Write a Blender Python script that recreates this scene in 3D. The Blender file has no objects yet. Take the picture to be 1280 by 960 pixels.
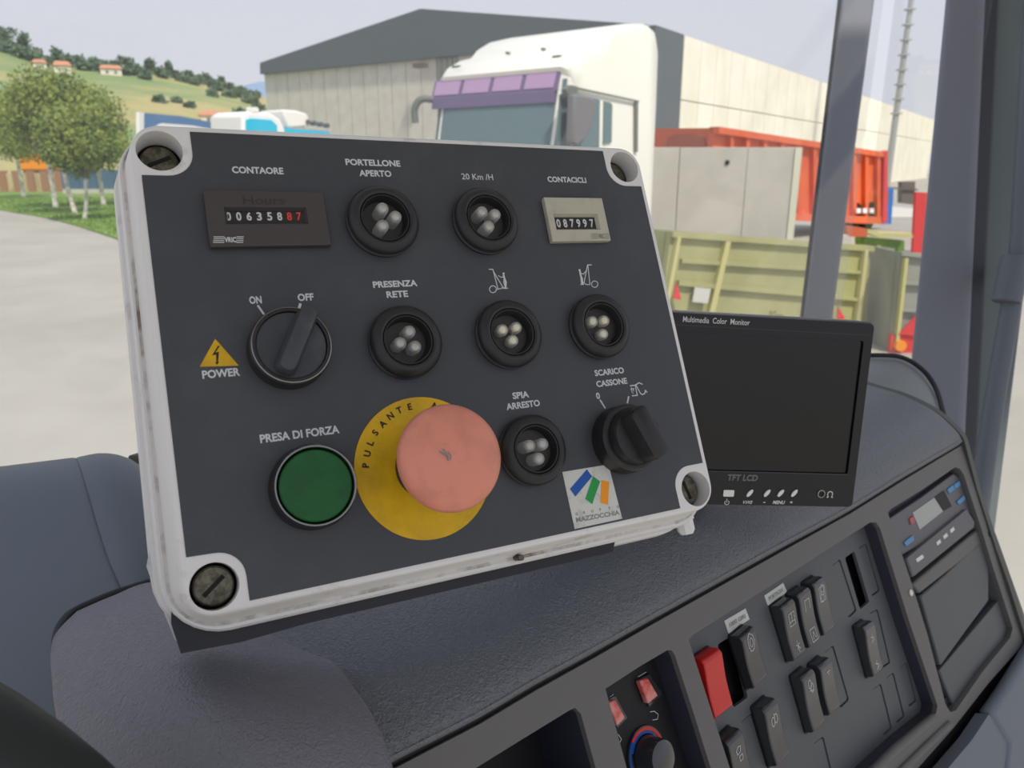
import bpy, bmesh, math, random
from mathutils import Vector, Matrix, geometry
from math import sin, cos, tan, pi, radians as R

# ------------------------------------------------------------------ camera, sky, sun, exposure
F_PX, PITCH, CAM = 950.0, R(16.2), Vector((0, 0, 2.35))
scene = bpy.context.scene
col = scene.collection
cd = bpy.data.cameras.new('camera'); cam = bpy.data.objects.new('camera', cd); col.objects.link(cam)
cam.location = CAM; cam.rotation_euler = (R(90) - PITCH, 0, 0)
cd.sensor_width = 36; cd.lens = 36 * F_PX / 1280; cd.clip_start = .01; cd.clip_end = 3000
cd.dof.use_dof = True; cd.dof.focus_distance = .36; cd.dof.aperture_fstop = 19
scene.camera = cam

w = bpy.data.worlds.new('sky'); scene.world = w; w.use_nodes = True
nt = w.node_tree; nt.nodes.clear()
tc = nt.nodes.new('ShaderNodeTexCoord'); sp = nt.nodes.new('ShaderNodeSeparateXYZ'); rp = nt.nodes.new('ShaderNodeValToRGB')
bg = nt.nodes.new('ShaderNodeBackground'); wo = nt.nodes.new('ShaderNodeOutputWorld')
nt.links.new(tc.outputs['Generated'], sp.inputs[0]); nt.links.new(sp.outputs['Z'], rp.inputs[0])
nt.links.new(rp.outputs[0], bg.inputs[0]); nt.links.new(bg.outputs[0], wo.inputs[0])
e = rp.color_ramp.elements
e[0].position = 0.0; e[0].color = (.64, .65, .70, 1)
e[1].position = 0.6; e[1].color = (.58, .62, .74, 1)
bg.inputs[1].default_value = 1.0
sd = bpy.data.lights.new('sun', 'SUN'); sun = bpy.data.objects.new('sun', sd); col.objects.link(sun)
sd.energy = 3.0; sd.angle = R(4); sd.color = (1.0, .93, .80)
SAZ, SEL = R(148), R(56)
sun.rotation_euler = (Vector((sin(SAZ) * cos(SEL), cos(SAZ) * cos(SEL), sin(SEL)))).to_track_quat('Z', 'Y').to_euler()
vs = scene.view_settings
vs.view_transform = 'Standard'; vs.look = 'None'; vs.exposure = 0.25; vs.gamma = 1; vs.use_curve_mapping = False
scene.cycles.max_bounces = 8; scene.cycles.transparent_max_bounces = 12; scene.cycles.caustics_reflective = False; scene.cycles.caustics_refractive = False

# ------------------------------------------------------------------ projection and frames
RX, UP, FW = Vector((1, 0, 0)), Vector((0, sin(PITCH), cos(PITCH))), Vector((0, cos(PITCH), -sin(PITCH)))
def cw(v): return RX * v[0] + UP * v[1] + FW * v[2]                 # camera axes -> world
def ray(x, y): return cw(((x - 640) / F_PX, -(y - 480) / F_PX, 1))
def at(x, y, d): return CAM + ray(x, y) * d
def at_z(x, y, z): r = ray(x, y); return CAM + r * ((z - CAM.z) / r.z)
def at_plane(x, y, P, N): r = ray(x, y); return CAM + r * ((P - CAM).dot(N) / r.dot(N))
def at_wall(x, y, P, d): return at_plane(x, y, P, Vector((d[1], -d[0], 0)))
class Frame:                                                        # u right, v down, h towards the viewer, all in mm
    def __init__(s, O, a, b, n): s.O, s.a, s.b, s.n = O, a.normalized(), b.normalized(), n.normalized()
    def p(s, u, v, h=0): return s.O + (s.a * u + s.b * v + s.n * h) * .001
    def px(s, x, y, h=0):
        q = at_plane(x, y, s.O + s.n * h * .001, s.n) - s.O
        return (q.dot(s.a) * 1000, q.dot(s.b) * 1000)
    def pxs(s, pts, h=0): return [s.px(x, y, h) for x, y in pts]
def mkframe(O, a, b):
    a = a.normalized(); b = (b - a * a.dot(b)).normalized(); n = a.cross(b)
    if n.dot(O - CAM) > 0: n = -n
    return Frame(O, a, b, n)

# ------------------------------------------------------------------ materials
def lin(c): return tuple((x / 255 / 12.92 if x / 255 <= .04045 else ((x / 255 + .055) / 1.055) ** 2.4) for x in c) + (1,)
MATS = {}
def mat(name, c, rough=.6, metal=0, c2=None, nscale=8, nthr=(.4, .6), bump=None, trans=0, spec=.5, coat=0, emit=0, ior=1.45):
    if name in MATS: return MATS[name]
    m = bpy.data.materials.new(name); m.use_nodes = True; n = m.node_tree; b = n.nodes['Principled BSDF']
    b.inputs['Base Color'].default_value = lin(c); b.inputs['Roughness'].default_value = rough; b.inputs['Metallic'].default_value = metal
    b.inputs['Transmission Weight'].default_value = trans; b.inputs['Specular IOR Level'].default_value = spec; b.inputs['Coat Weight'].default_value = coat
    b.inputs['IOR'].default_value = ior
    if emit: b.inputs['Emission Color'].default_value = lin(c); b.inputs['Emission Strength'].default_value = emit
    t = n.nodes.new('ShaderNodeTexCoord')
    if c2:
        no = n.nodes.new('ShaderNodeTexNoise'); no.inputs['Scale'].default_value = nscale; no.inputs['Detail'].default_value = 6; no.inputs['Roughness'].default_value = .65
        n.links.new(t.outputs['Object'], no.inputs['Vector'])
        r = n.nodes.new('ShaderNodeValToRGB'); r.color_ramp.elements[0].position = nthr[0]; r.color_ramp.elements[1].position = nthr[1]
        r.color_ramp.elements[0].color = lin(c); r.color_ramp.elements[1].color = lin(c2)
        n.links.new(no.outputs['Fac'], r.inputs[0]); n.links.new(r.outputs[0], b.inputs['Base Color'])
    if bump:
        kind, s, st, dist = bump
        if kind == 'leather':
            x = n.nodes.new('ShaderNodeTexVoronoi'); x.feature = 'SMOOTH_F1'; x.inputs['Scale'].default_value = s; out = x.outputs['Distance']
            wn = n.nodes.new('ShaderNodeTexNoise'); wn.inputs['Scale'].default_value = s * .5; wn.inputs['Detail'].default_value = 3
            mx = n.nodes.new('ShaderNodeMixRGB'); mx.inputs[0].default_value = .012
            n.links.new(t.outputs['Object'], wn.inputs['Vector']); n.links.new(t.outputs['Object'], mx.inputs[1]); n.links.new(wn.outputs['Color'], mx.inputs[2])
            n.links.new(mx.outputs[0], x.inputs['Vector'])
        elif kind == 'wave':
            x = n.nodes.new('ShaderNodeTexWave'); x.inputs['Scale'].default_value = s; x.bands_direction = 'X'; out = x.outputs['Fac']
            n.links.new(t.outputs['Object'], x.inputs['Vector'])
        else:
            x = n.nodes.new('ShaderNodeTexNoise'); x.inputs['Scale'].default_value = s; x.inputs['Detail'].default_value = 5; out = x.outputs['Fac']
            n.links.new(t.outputs['Object'], x.inputs['Vector'])
        bn = n.nodes.new('ShaderNodeBump'); bn.inputs['Strength'].default_value = st; bn.inputs['Distance'].default_value = dist
        n.links.new(out, bn.inputs['Height']); n.links.new(bn.outputs[0], b.inputs['Normal'])
    MATS[name] = m; return m
def glass_mat(name, tint, haze, rough=.0):
    m = bpy.data.materials.new(name); m.use_nodes = True; n = m.node_tree; n.nodes.clear()
    o = n.nodes.new('ShaderNodeOutputMaterial'); tr = n.nodes.new('ShaderNodeBsdfTransparent'); gl = n.nodes.new('ShaderNodeBsdfGlossy')
    df = n.nodes.new('ShaderNodeBsdfTranslucent'); lw = n.nodes.new('ShaderNodeLayerWeight'); pw = n.nodes.new('ShaderNodeMath'); fr = n.nodes.new('ShaderNodeMath'); m1 = n.nodes.new('ShaderNodeMixShader'); m2 = n.nodes.new('ShaderNodeMixShader')
    tr.inputs[0].default_value = tint; gl.inputs['Roughness'].default_value = rough; df.inputs[0].default_value = (.9, .92, .95, 1); lw.inputs['Blend'].default_value = .5; pw.operation = 'POWER'; pw.inputs[1].default_value = 5; fr.operation = 'MULTIPLY_ADD'; fr.inputs[1].default_value = .5; fr.inputs[2].default_value = .02; n.links.new(lw.outputs['Facing'], pw.inputs[0]); n.links.new(pw.outputs[0], fr.inputs[0])
    n.links.new(fr.outputs[0], m1.inputs[0]); n.links.new(tr.outputs[0], m1.inputs[1]); n.links.new(gl.outputs[0], m1.inputs[2])
    m2.inputs[0].default_value = haze; n.links.new(m1.outputs[0], m2.inputs[1]); n.links.new(df.outputs[0], m2.inputs[2]); n.links.new(m2.outputs[0], o.inputs[0])
    MATS[name] = m; return m

# cab
M_face = mat('black_faceplate', (63, 65, 70), .48, c2=(74, 76, 80), nscale=25, nthr=(.5, .8), bump=('noise', 900, .08, .0003))
M_white = mat('white_box_plastic', (222, 220, 218), .5, c2=(150, 140, 128), nscale=38, nthr=(.60, .82))
M_dirtw = mat('dirty_white_plastic', (205, 200, 195), .6, c2=(112, 100, 88), nscale=60, nthr=(.46, .68))
M_rubber = mat('black_rubber', (38, 37, 39), .42, bump=('noise', 400, .1, .0003))
M_rubber2 = mat('brown_black_insert', (52, 46, 44), .45)
M_led = None
M_ledlit = mat('led_chip', (245, 238, 205), .2); M_ledun = mat('led_reflector', (205, 200, 188), .3, metal=.4)
M_chrome = mat('chrome', (135, 133, 130), .22, metal=1)
M_screw = mat('weathered_screw', (120, 115, 100), .5, metal=.6, c2=(80, 74, 60), nscale=300)
M_slot = mat('screw_slot', (25, 22, 20), .8)
M_print = mat('white_print', (205, 207, 208), .6)
M_bprint = mat('black_print', (30, 28, 22), .6)
M_red = mat('red_digit', (225, 70, 55), .5)
M_knob = mat('dark_knob', (62, 64, 70), .42, c2=(82, 84, 88), nscale=90, nthr=(.5, .75))
M_blackgloss = mat('black_knob', (34, 33, 35), .35, c2=(52, 48, 46), nscale=120, nthr=(.5, .75))
M_green = mat('green_cap', (0, 88, 30), .45, c2=(4, 76, 32), nscale=90)
M_yellow = mat('yellow_disc', (222, 176, 0), .5, c2=(184, 144, 10), nscale=60, nthr=(.42, .75))
M_salmon = mat('faded_red_cap', (220, 140, 118), .42, c2=(184, 116, 102), nscale=70, nthr=(.45, .85))
M_stem = mat('stem', (42, 38, 32), .6)
M_hour = mat('hour_counter', (68, 62, 62), .5)
M_win = mat('counter_window', (45, 42, 44), .25)
M_beige = mat('beige_counter', (182, 178, 160), .5, c2=(160, 152, 135), nscale=80, nthr=(.5, .8))
M_silver = mat('sticker', (205, 205, 198), .45, c2=(160, 160, 155), nscale=150, nthr=(.55, .8))
M_sblue = mat('sticker_blue', (18, 84, 165), .5); M_sgreen = mat('sticker_green', (30, 150, 70), .5); M_sor = mat('sticker_orange', (238, 150, 10), .5)
M_sgrey = mat('sticker_grey', (130, 132, 132), .5)
M_brk = mat('bracket_black', (30, 30, 36), .5); M_brkw = mat('bracket_white', (205, 205, 208), .4, c2=(150, 150, 150), nscale=80, nthr=(.5, .8))
M_mon = mat('monitor_black', (17, 18, 21), .35); M_scr = mat('screen', (11, 11, 12), .2); M_monedge = mat('monitor_case', (60, 62, 66), .35)
M_pad = mat('dash_pad', (96, 100, 106), .42, spec=.8, bump=('leather', 540, .8, .0011))
M_shroud = mat('dash_shroud', (116, 115, 124), .42, bump=('leather', 540, .7, .0009))
M_dash = mat('dash_blue_grey', (100, 108, 119), .5, bump=('noise', 700, .15, .0004))
M_console = mat('console_frame', (97, 95, 94), .5, bump=('noise', 900, .15, .0004))
M_switchp = mat('switch_panel', (84, 87, 90), .5, bump=('noise', 900, .12, .0004))
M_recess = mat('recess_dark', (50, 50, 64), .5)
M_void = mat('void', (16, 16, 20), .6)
M_rock = mat('rocker_black', (50, 52, 56), .2, coat=.6); M_rockred = mat('rocker_red', (200, 34, 28), .3, coat=.2)
M_lamp = mat('red_lamp', (205, 60, 50), .3, c2=(225, 150, 140), nscale=60)
M_lcd = mat('lcd', (165, 170, 165), .35); M_bbtn = mat('blue_button', (70, 135, 185), .4); M_rbtn = mat('red_button', (175, 90, 85), .5)
M_tacho = mat('tacho', (92, 92, 98), .45)
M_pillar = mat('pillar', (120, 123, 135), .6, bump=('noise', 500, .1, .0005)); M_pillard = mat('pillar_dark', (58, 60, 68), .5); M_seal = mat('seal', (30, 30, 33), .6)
M_handle = mat('handle', (92, 98, 108), .45); M_dframe = mat('door_frame', (98, 108, 110), .5)
M_wheel = mat('wheel_rim', (34, 38, 38), .5, bump=('noise', 600, .2, .0005))
M_gasket = mat('gasket', (70, 74, 70), .5); M_hump = mat('far_dash', (122, 126, 128), .55)
M_ceil = mat('headliner', (215, 214, 208), .9)
# outside
M_conc = mat('yard_concrete', (176, 172, 163), .9, c2=(160, 156, 147), nscale=.35, nthr=(.35, .7))
M_grass = mat('grass', (100, 136, 56), .95, c2=(126, 150, 70), nscale=.8)
M_trunk = mat('limed_trunk', (235, 230, 222), .9, c2=(170, 165, 155), nscale=6); M_bark = mat('bark', (120, 112, 100), .9)
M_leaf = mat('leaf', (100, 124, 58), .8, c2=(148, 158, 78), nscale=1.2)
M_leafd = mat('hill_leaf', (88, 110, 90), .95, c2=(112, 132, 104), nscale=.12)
M_hill = mat('hill_fields', (124, 144, 92), .95, c2=(172, 162, 112), nscale=.012, nthr=(.42, .58))  # distance haze mixed into these field colours
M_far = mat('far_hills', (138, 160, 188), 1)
M_clad = mat('grey_cladding', (92, 100, 104), .6); M_front = mat('facade_panel', (205, 198, 186), .7, c2=(214, 208, 198), nscale=1.5); M_rib = mat('rib_cladding', (160, 158, 152), .6)
M_cream = mat('precast_cream', (250, 246, 228), .8, c2=(240, 235, 214), nscale=.3); M_ysign = mat('yellow_sign', (232, 200, 70), .6); M_osign = mat('orange_sign', (232, 130, 70), .6)
M_truck = mat('truck_white', (240, 238, 226), .35, coat=.3); M_tglass = mat('truck_glass', (100, 122, 126), .12); M_visor = mat('sun_visor', (176, 146, 182), .3); M_visord = mat('sun_visor_dark', (112, 98, 134), .3)
M_tgrey = mat('truck_trim', (110, 116, 110), .6); M_mirror = mat('truck_mirror', (118, 116, 118), .4); M_tyre = mat('tyre', (35, 35, 36), .8)
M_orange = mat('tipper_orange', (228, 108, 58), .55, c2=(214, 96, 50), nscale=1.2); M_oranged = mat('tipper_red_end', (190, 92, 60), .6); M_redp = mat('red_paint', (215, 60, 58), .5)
M_precast = mat('precast_grey', (205, 200, 188), .85, c2=(192, 188, 178), nscale=.9); M_pedge = mat('precast_edge', (225, 224, 200), .8)
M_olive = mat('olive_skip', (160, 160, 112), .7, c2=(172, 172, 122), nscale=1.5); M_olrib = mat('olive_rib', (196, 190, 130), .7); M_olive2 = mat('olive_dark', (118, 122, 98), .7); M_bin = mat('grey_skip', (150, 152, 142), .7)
M_blue = mat('blue_cab', (40, 120, 205), .5); M_navy = mat('blue_fence', (84, 112, 140), .7); M_trail = mat('trailer_blue', (92, 130, 172), .5); M_wp = mat('white_paint', (242, 240, 235), .5)
M_turq = mat('turquoise', (40, 190, 225), .4); M_beigew = mat('beige_wall', (205, 190, 150), .9, c2=(180, 160, 125), nscale=.7); M_omach = mat('orange_machine', (238, 150, 30), .6)
M_roof = mat('roof_tile', (200, 140, 110), .9); M_house = mat('house_wall', (232, 222, 205), .9); M_mast = mat('mast', (168, 172, 168), .6); M_dark = mat('dark_box', (110, 100, 92), .7)
M_metal = mat('metal_light', (215, 215, 212), .3, metal=.5)
G_wind = glass_mat('windscreen_glass', (.955, .96, .96, 1), .03); M_led = glass_mat('clear_led', (1, 1, .98, 1), .42, .06); G_side = glass_mat('side_glass', (.95, .955, .955, 1), .02)

# ------------------------------------------------------------------ objects
def tag(o, label=None, cat=None, group=None, kind=None):
    if label: o['label'] = label
    if cat: o['category'] = cat
    if group: o['group'] = group
    if kind: o['kind'] = kind
    return o
def thing(name, loc, label, cat, group=None):
    o = bpy.data.objects.new(name, None); col.objects.link(o); o.location = loc; o.empty_display_size = .05
    o['rx'], o['ry'], o['rz'] = loc
    return tag(o, label, cat, group)
class MB:
    def __init__(s): s.v, s.f = [], []
    def add(s, v, f): k = len(s.v); s.v += [Vector(x) for x in v]; s.f += [tuple(i + k for i in q) for q in f]; return s
    def build(s, name, m, parent=None, smooth=None, bevel=0, seg=2, recalc=True, label=None, kind=None):
        if parent is not None:
            rt = parent
            while rt.parent: rt = rt.parent
            org = Vector((rt['rx'], rt['ry'], rt['rz']))
        else:
            xs = [q.x for q in s.v]; ys = [q.y for q in s.v]; zs = [q.z for q in s.v]
            org = Vector(((min(xs) + max(xs)) / 2, (min(ys) + max(ys)) / 2, min(zs)))
        me = bpy.data.meshes.new(name); me.from_pydata([tuple(q - org) for q in s.v], [], s.f); me.validate()
        if recalc or bevel:
            bm = bmesh.new(); bm.from_mesh(me)
            if bevel: bmesh.ops.remove_doubles(bm, verts=bm.verts, dist=1e-7)
            bmesh.ops.recalc_face_normals(bm, faces=bm.faces); bm.to_mesh(me); bm.free()
        me.materials.append(m); o = bpy.data.objects.new(name, me); col.objects.link(o)
        if parent is None: o.location = org; o['rx'], o['ry'], o['rz'] = org
        else: o.parent = parent
        if smooth:
            me.polygons.foreach_set('use_smooth', [True] * len(me.polygons)); me.set_sharp_from_angle(angle=R(smooth))
        if bevel:
            bv = o.modifiers.new('bevel', 'BEVEL'); bv.width = bevel * .001; bv.segments = seg; bv.limit_method = 'ANGLE'; bv.angle_limit = R(35); bv.harden_normals = False
            me.polygons.foreach_set('use_smooth', [True] * len(me.polygons)); me.set_sharp_from_angle(angle=R(30))
        if name in ('lettering', 'icon', 'sign_text', 'scratch') and not kind: kind = 'stuff'
        if label: o['label'] = label
        if kind: o['kind'] = kind
        return o
# ---- shapes in a frame (mm)
def rrect(u0, v0, u1, v1, r, n=5):
    out = []
    for cx, cy, a0 in ((u1 - r, v0 + r, -90), (u1 - r, v1 - r, 0), (u0 + r, v1 - r, 90), (u0 + r, v0 + r, 180)):
        for i in range(n + 1):
            a = R(a0 + 90 * i / n); out.append((cx + r * cos(a), cy + r * sin(a)))
    return out
def circ(c, r, n=32): return [(c[0] + r * cos(2 * pi * i / n), c[1] + r * sin(2 * pi * i / n)) for i in range(n)]
def plate(mb, F, outer, h0, h1, holes=()):
    loops = [list(outer)] + [list(x) for x in holes]
    tri = geometry.tessellate_polygon([[Vector((a, b, 0)) for a, b in l] for l in loops])
    flat = [q for l in loops for q in l]; n = len(flat)
    v = [F.p(a, b, h1) for a, b in flat] + [F.p(a, b, h0) for a, b in flat]
    f = [tuple(t) for t in tri] + [tuple(i + n for i in reversed(t)) for t in tri]
    k = 0
    for l in loops:
        for i in range(len(l)):
            a, b = k + i, k + (i + 1) % len(l); f.append((a, b, b + n, a + n))
        k += len(l)
    mb.add(v, f); return mb
def flat(mb, F, poly, h):
    tri = geometry.tessellate_polygon([[Vector((a, b, 0)) for a, b in poly]])
    mb.add([F.p(a, b, h) for a, b in poly], [tuple(t) for t in tri]); return mb
def lathe(mb, F, c, prof, n=48, cap0=False, cap1=True):
    v, f = [], []
    for r, h in prof: v += [F.p(c[0] + r * cos(2 * pi * i / n), c[1] + r * sin(2 * pi * i / n), h) for i in range(n)]
    for j in range(len(prof) - 1):
        for i in range(n): a = j * n + i; b = j * n + (i + 1) % n; f.append((a, b, b + n, a + n))
    if cap1: f.append(tuple(range((len(prof) - 1) * n, len(prof) * n)))
    if cap0: f.append(tuple(range(n)))
    mb.add(v, f); return mb
def loft(mb, F, secs, cap0=False, cap1=False):
    v, f = [], []; n = len(secs[0][0])
    for pts, h in secs: v += [F.p(a, b, h) for a, b in pts]
    for j in range(len(secs) - 1):
        for i in range(n): a = j * n + i; b = j * n + (i + 1) % n; f.append((a, b, b + n, a + n))
    if cap0: f.append(tuple(range(n)))
    if cap1: f.append(tuple(range((len(secs) - 1) * n, len(secs) * n)))
    mb.add(v, f); return mb
def stroke(mb, F, pts, wd, h, closed=False):
    P = [Vector(q) for q in pts]; m = len(P)
    for i in range(m if closed else m - 1):
        a, b = P[i], P[(i + 1) % m]; d = b - a
        if d.length < 1e-6: continue
        d.normalize(); q = Vector((-d.y, d.x)) * wd / 2; d = d * wd * .35
        c = [a - d + q, b + d + q, b + d - q, a - d - q]
        mb.add([F.p(x.x, x.y, h + .004 * i) for x in c], [(0, 1, 2, 3)])
    return mb
_tc = {}
def glyphs(s):
    if s not in _tc:
        cu = bpy.data.curves.new('t', 'FONT'); cu.body = s; cu.size = 1; cu.resolution_u = 3; cu.offset = .032 if s.upper() == s else .008
        o = bpy.data.objects.new('t', cu); col.objects.link(o); dg = bpy.context.evaluated_depsgraph_get(); dg.update()
        me = bpy.data.meshes.new_from_object(o.evaluated_get(dg)); V = [v.co.copy() for v in me.vertices]; Fc = [tuple(p.vertices) for p in me.polygons]
        bpy.data.objects.remove(o); bpy.data.curves.remove(cu); bpy.data.meshes.remove(me); _tc[s] = (V, Fc)
    return _tc[s]
def text(mb, F, s, c, width, cap, h=.12, ang=0, slant=0):
    V, Fc = glyphs(s); x0 = min(v.x for v in V); x1 = max(v.x for v in V); y0 = min(v.y for v in V); y1 = max(v.y for v in V)
    ky = cap / (y1 - y0); kx = width / (x1 - x0) if width else ky
    ca, sa = cos(ang), sin(ang); out = []
    for v in V:
        x, y = (v.x - (x0 + x1) / 2) * kx, -(v.y - (y0 + y1) / 2) * ky; x -= slant * y
        out.append(F.p(c[0] + x * ca - y * sa, c[1] + x * sa + y * ca, h))
    mb.add(out, Fc); return mb
# ---- world space shapes
def box(mb, c0, ax, ay, az):                                       # corner plus three edge vectors
    c0, ax, ay, az = map(Vector, (c0, ax, ay, az)); v = [c0 + ax * i + ay * j + az * k for k in (0, 1) for j in (0, 1) for i in (0, 1)]
    mb.add(v, [(0, 2, 3, 1), (4, 5, 7, 6), (0, 1, 5, 4), (1, 3, 7, 5), (3, 2, 6, 7), (2, 0, 4, 6)]); return mb
def tube(mb, pts, r, n=16, cap=True):
    pts = [Vector(p) for p in pts]; rs = r if isinstance(r, (list, tuple)) else [r] * len(pts); v, f = [], []
    up = Vector((.3, .2, 1)).normalized()
    for k, p in enumerate(pts):
        t = (pts[min(k + 1, len(pts) - 1)] - pts[max(k - 1, 0)]).normalized(); a = t.cross(up).normalized(); b = t.cross(a)
        v += [p + (a * cos(2 * pi * i / n) + b * sin(2 * pi * i / n)) * rs[k] for i in range(n)]
    for j in range(len(pts) - 1):
        for i in range(n): a = j * n + i; b = j * n + (i + 1) % n; f.append((a, b, b + n, a + n))
    if cap: f += [tuple(range(n)), tuple(range((len(pts) - 1) * n, len(pts) * n))]
    mb.add(v, f); return mb
def cr(p0, p1, p2, p3, t): return .5 * ((2 * p1) + (p2 - p0) * t + (2 * p0 - 5 * p1 + 4 * p2 - p3) * t * t + (3 * p1 - p0 - 3 * p2 + p3) * t ** 3)
def spline(pts, k):
    pts = [Vector(p) for p in pts]; out = []; n = len(pts)
    for i in range(n - 1):
        a, b, c, d = pts[max(i - 1, 0)], pts[i], pts[i + 1], pts[min(i + 2, n - 1)]
        for j in range(k): out.append(cr(a, b, c, d, j / k))
    out.append(pts[-1]); return out
def patch(mb, rows, ku=8, kv=8, roll=.0015, skirt=.012):           # Catmull-Rom sheet with rolled edges
    rs = [spline(r, ku) for r in rows]; cols = [spline([r[i] for r in rs], kv) for i in range(len(rs[0]))]
    G = [[cols[i][j] for i in range(len(cols))] for j in range(len(cols[0]))]; H, Wd = len(G), len(G[0])
    def nrm(j, i):
        du = G[j][min(i + 1, Wd - 1)] - G[j][max(i - 1, 0)]; dv = G[min(j + 1, H - 1)][i] - G[max(j - 1, 0)][i]
        return du.cross(dv).normalized() * sg
    sg = 1; sg = 1 if nrm(H * 3 // 5, Wd // 2).dot(CAM - G[H * 3 // 5][Wd // 2]) > 0 else -1
    N = [[nrm(j, i) for i in range(Wd)] for j in range(H)]; v, f = [], []
    for j in range(H):
        for i in range(Wd): v.append(G[j][i])
    for j in range(H - 1):
        for i in range(Wd - 1): a = j * Wd + i; f.append((a, a + 1, a + Wd + 1, a + Wd))
    bor = [(0, i) for i in range(Wd)] + [(j, Wd - 1) for j in range(1, H)] + [(H - 1, i) for i in range(Wd - 2, -1, -1)] + [(j, 0) for j in range(H - 2, 0, -1)]
    ctr = sum((G[j][i] for j, i in bor), Vector()) / len(bor)
    prev = [j * Wd + i for j, i in bor]
    for out_, dn in ((roll * .7, roll * .3), (roll, roll), (roll, skirt)):
        cur = []
        for k, (j, i) in enumerate(bor):
            p = G[j][i]; tj = G[bor[(k + 1) % len(bor)][0]][bor[(k + 1) % len(bor)][1]] - G[bor[k - 1][0]][bor[k - 1][1]]
            o = tj.cross(N[j][i]).normalized()
            if o.dot(p - ctr) < 0: o = -o
            cur.append(len(v)); v.append(p + o * out_ - N[j][i] * dn)
        for k in range(len(bor)): k2 = (k + 1) % len(bor); f.append((prev[k], prev[k2], cur[k2], cur[k]))
        prev = cur
    mb.add(v, f); return mb

# ================================================================== CAB SHELL
DA = cw((.7310, .1897, .655)).normalized()                        # along the dashboard
DC = Vector((-DA.y, DA.x, 0)).normalized()                        # towards the windscreen
Z = Vector((0, 0, 1))
# ceiling over the seats and dashboard, cab floor
post_b = at(1048, 380, 1.75)
c0 = Vector((-.75, -.45, CAM.z + .72)); mb = MB(); v = [Vector((-.95, -.25, 0)), Vector((.9, -.25, 0)), Vector((1.15, 1.75, 0)), Vector((.85, 2.0, 0)), Vector((-1.05, .2, 0))]
TOPZ = CAM.z + .72
fr_top = Frame(Vector((0, 0, TOPZ)), Vector((1, 0, 0)), Vector((0, 1, 0)), Z)
plate(MB(), fr_top, [(-1150, -300), (-900, -520), (800, -520), (1350, 700), (1350, 1500), (1080, 1620)], 0, 40).build('ceiling', M_ceil, kind='structure')  # out of view; outline set to block the sun, headliner lightened for bounce
# thin post beyond the windscreen
def vpost(name, m, pxs, d, thick, z0, z1, bev, label=None, seg=3):
    (xl0, xr0, y0), (xl1, xr1, y1) = pxs
    a0, b0, a1, b1 = at(xl0, y0, d), at(xr0, y0, d), at(xl1, y1, d), at(xr1, y1, d)
    def ex(p, q, z): t = (z - p.z) / (q.z - p.z); return p + (q - p) * t
    bk = Vector((a0.x + b0.x, a0.y + b0.y, 0)).normalized() * thick
    A0, B0, A1, B1 = ex(a0, a1, z0), ex(b0, b1, z0), ex(a0, a1, z1), ex(b0, b1, z1)
    m_ = MB().add([A0, B0, B0 + bk, A0 + bk, A1, B1, B1 + bk, A1 + bk], [(0, 1, 2, 3), (4, 5, 6, 7), (0, 1, 5, 4), (1, 2, 6, 5), (2, 3, 7, 6), (3, 0, 4, 7)])
    o = m_.build(name, m, kind='structure', bevel=bev, seg=seg)
    return o
tag(vpost('trim_1', M_pillar, ((1051, 1093, 0), (1004, 1041, 395)), 1.75, .05, 1.35, TOPZ, 9), 'thin grey post between windscreen and quarter glass')
tag(vpost('trim_2', M_seal, ((1047, 1053, 0), (1000, 1006, 395)), 1.755, .045, 1.35, TOPZ, 2, seg=1), 'black rubber seal along left edge of the thin post')
tag(vpost('trim_3', M_pillar, ((1182, 1232, 0), (1141, 1212, 430)), 1.30, .10, 1.2, TOPZ, 14), 'wide blue-grey plastic pillar cover right of the monitor')
tag(vpost('trim_4', M_pillard, ((1228, 1250, 0), (1206, 1228, 430)), 1.33, .06, 1.2, TOPZ, 5), 'dark channel beside the wide pillar')
tag(vpost('trim_5', M_dframe, ((1243, 1325, 0), (1222, 1272, 430)), 1.36, .05, 1.2, TOPZ, 5), 'grey-green frame of the door window')
# panes
P0 = at(1048, 380, 1.78); P0.z = 0
def pane(name, A, B, z0, z1, m, kx=0):
    A = Vector((A.x, A.y, 0)); B = Vector((B.x, B.y, 0)); d = (B - A); n = Vector((-d.y, d.x, 0)).normalized() * .004
    mb = MB(); t1 = .66 if kx else 0
    a0, b0, a1, b1 = A + Z * z0, B + Z * z0, A + Z * z1 - DC * kx - DA * t1, B + Z * z1 - DC * kx
    mb.add([a0, b0, b0 + n, a0 + n, a1, b1, b1 + n, a1 + n], [(0, 1, 2, 3), (4, 5, 6, 7), (0, 1, 5, 4), (1, 2, 6, 5), (2, 3, 7, 6), (3, 0, 4, 7)])
    return mb.build(name, m, kind='structure')
tag(pane('window_1', P0, P0 - DA * 2.55, 1.55, TOPZ, G_wind, .30), 'large slightly hazy windscreen pane')
tag(pane('window_2', at(1080, 300, 1.78), at(1190, 300, 1.42), 1.55, TOPZ, G_side), 'narrow pane between the thin post and the wide pillar')
tag(pane('window_3', at(1275, 300, 1.40), at(1275, 300, 1.40) + Vector((.35, -.5, 0)), 1.45, TOPZ, G_side), 'door window pane at right edge')
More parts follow.
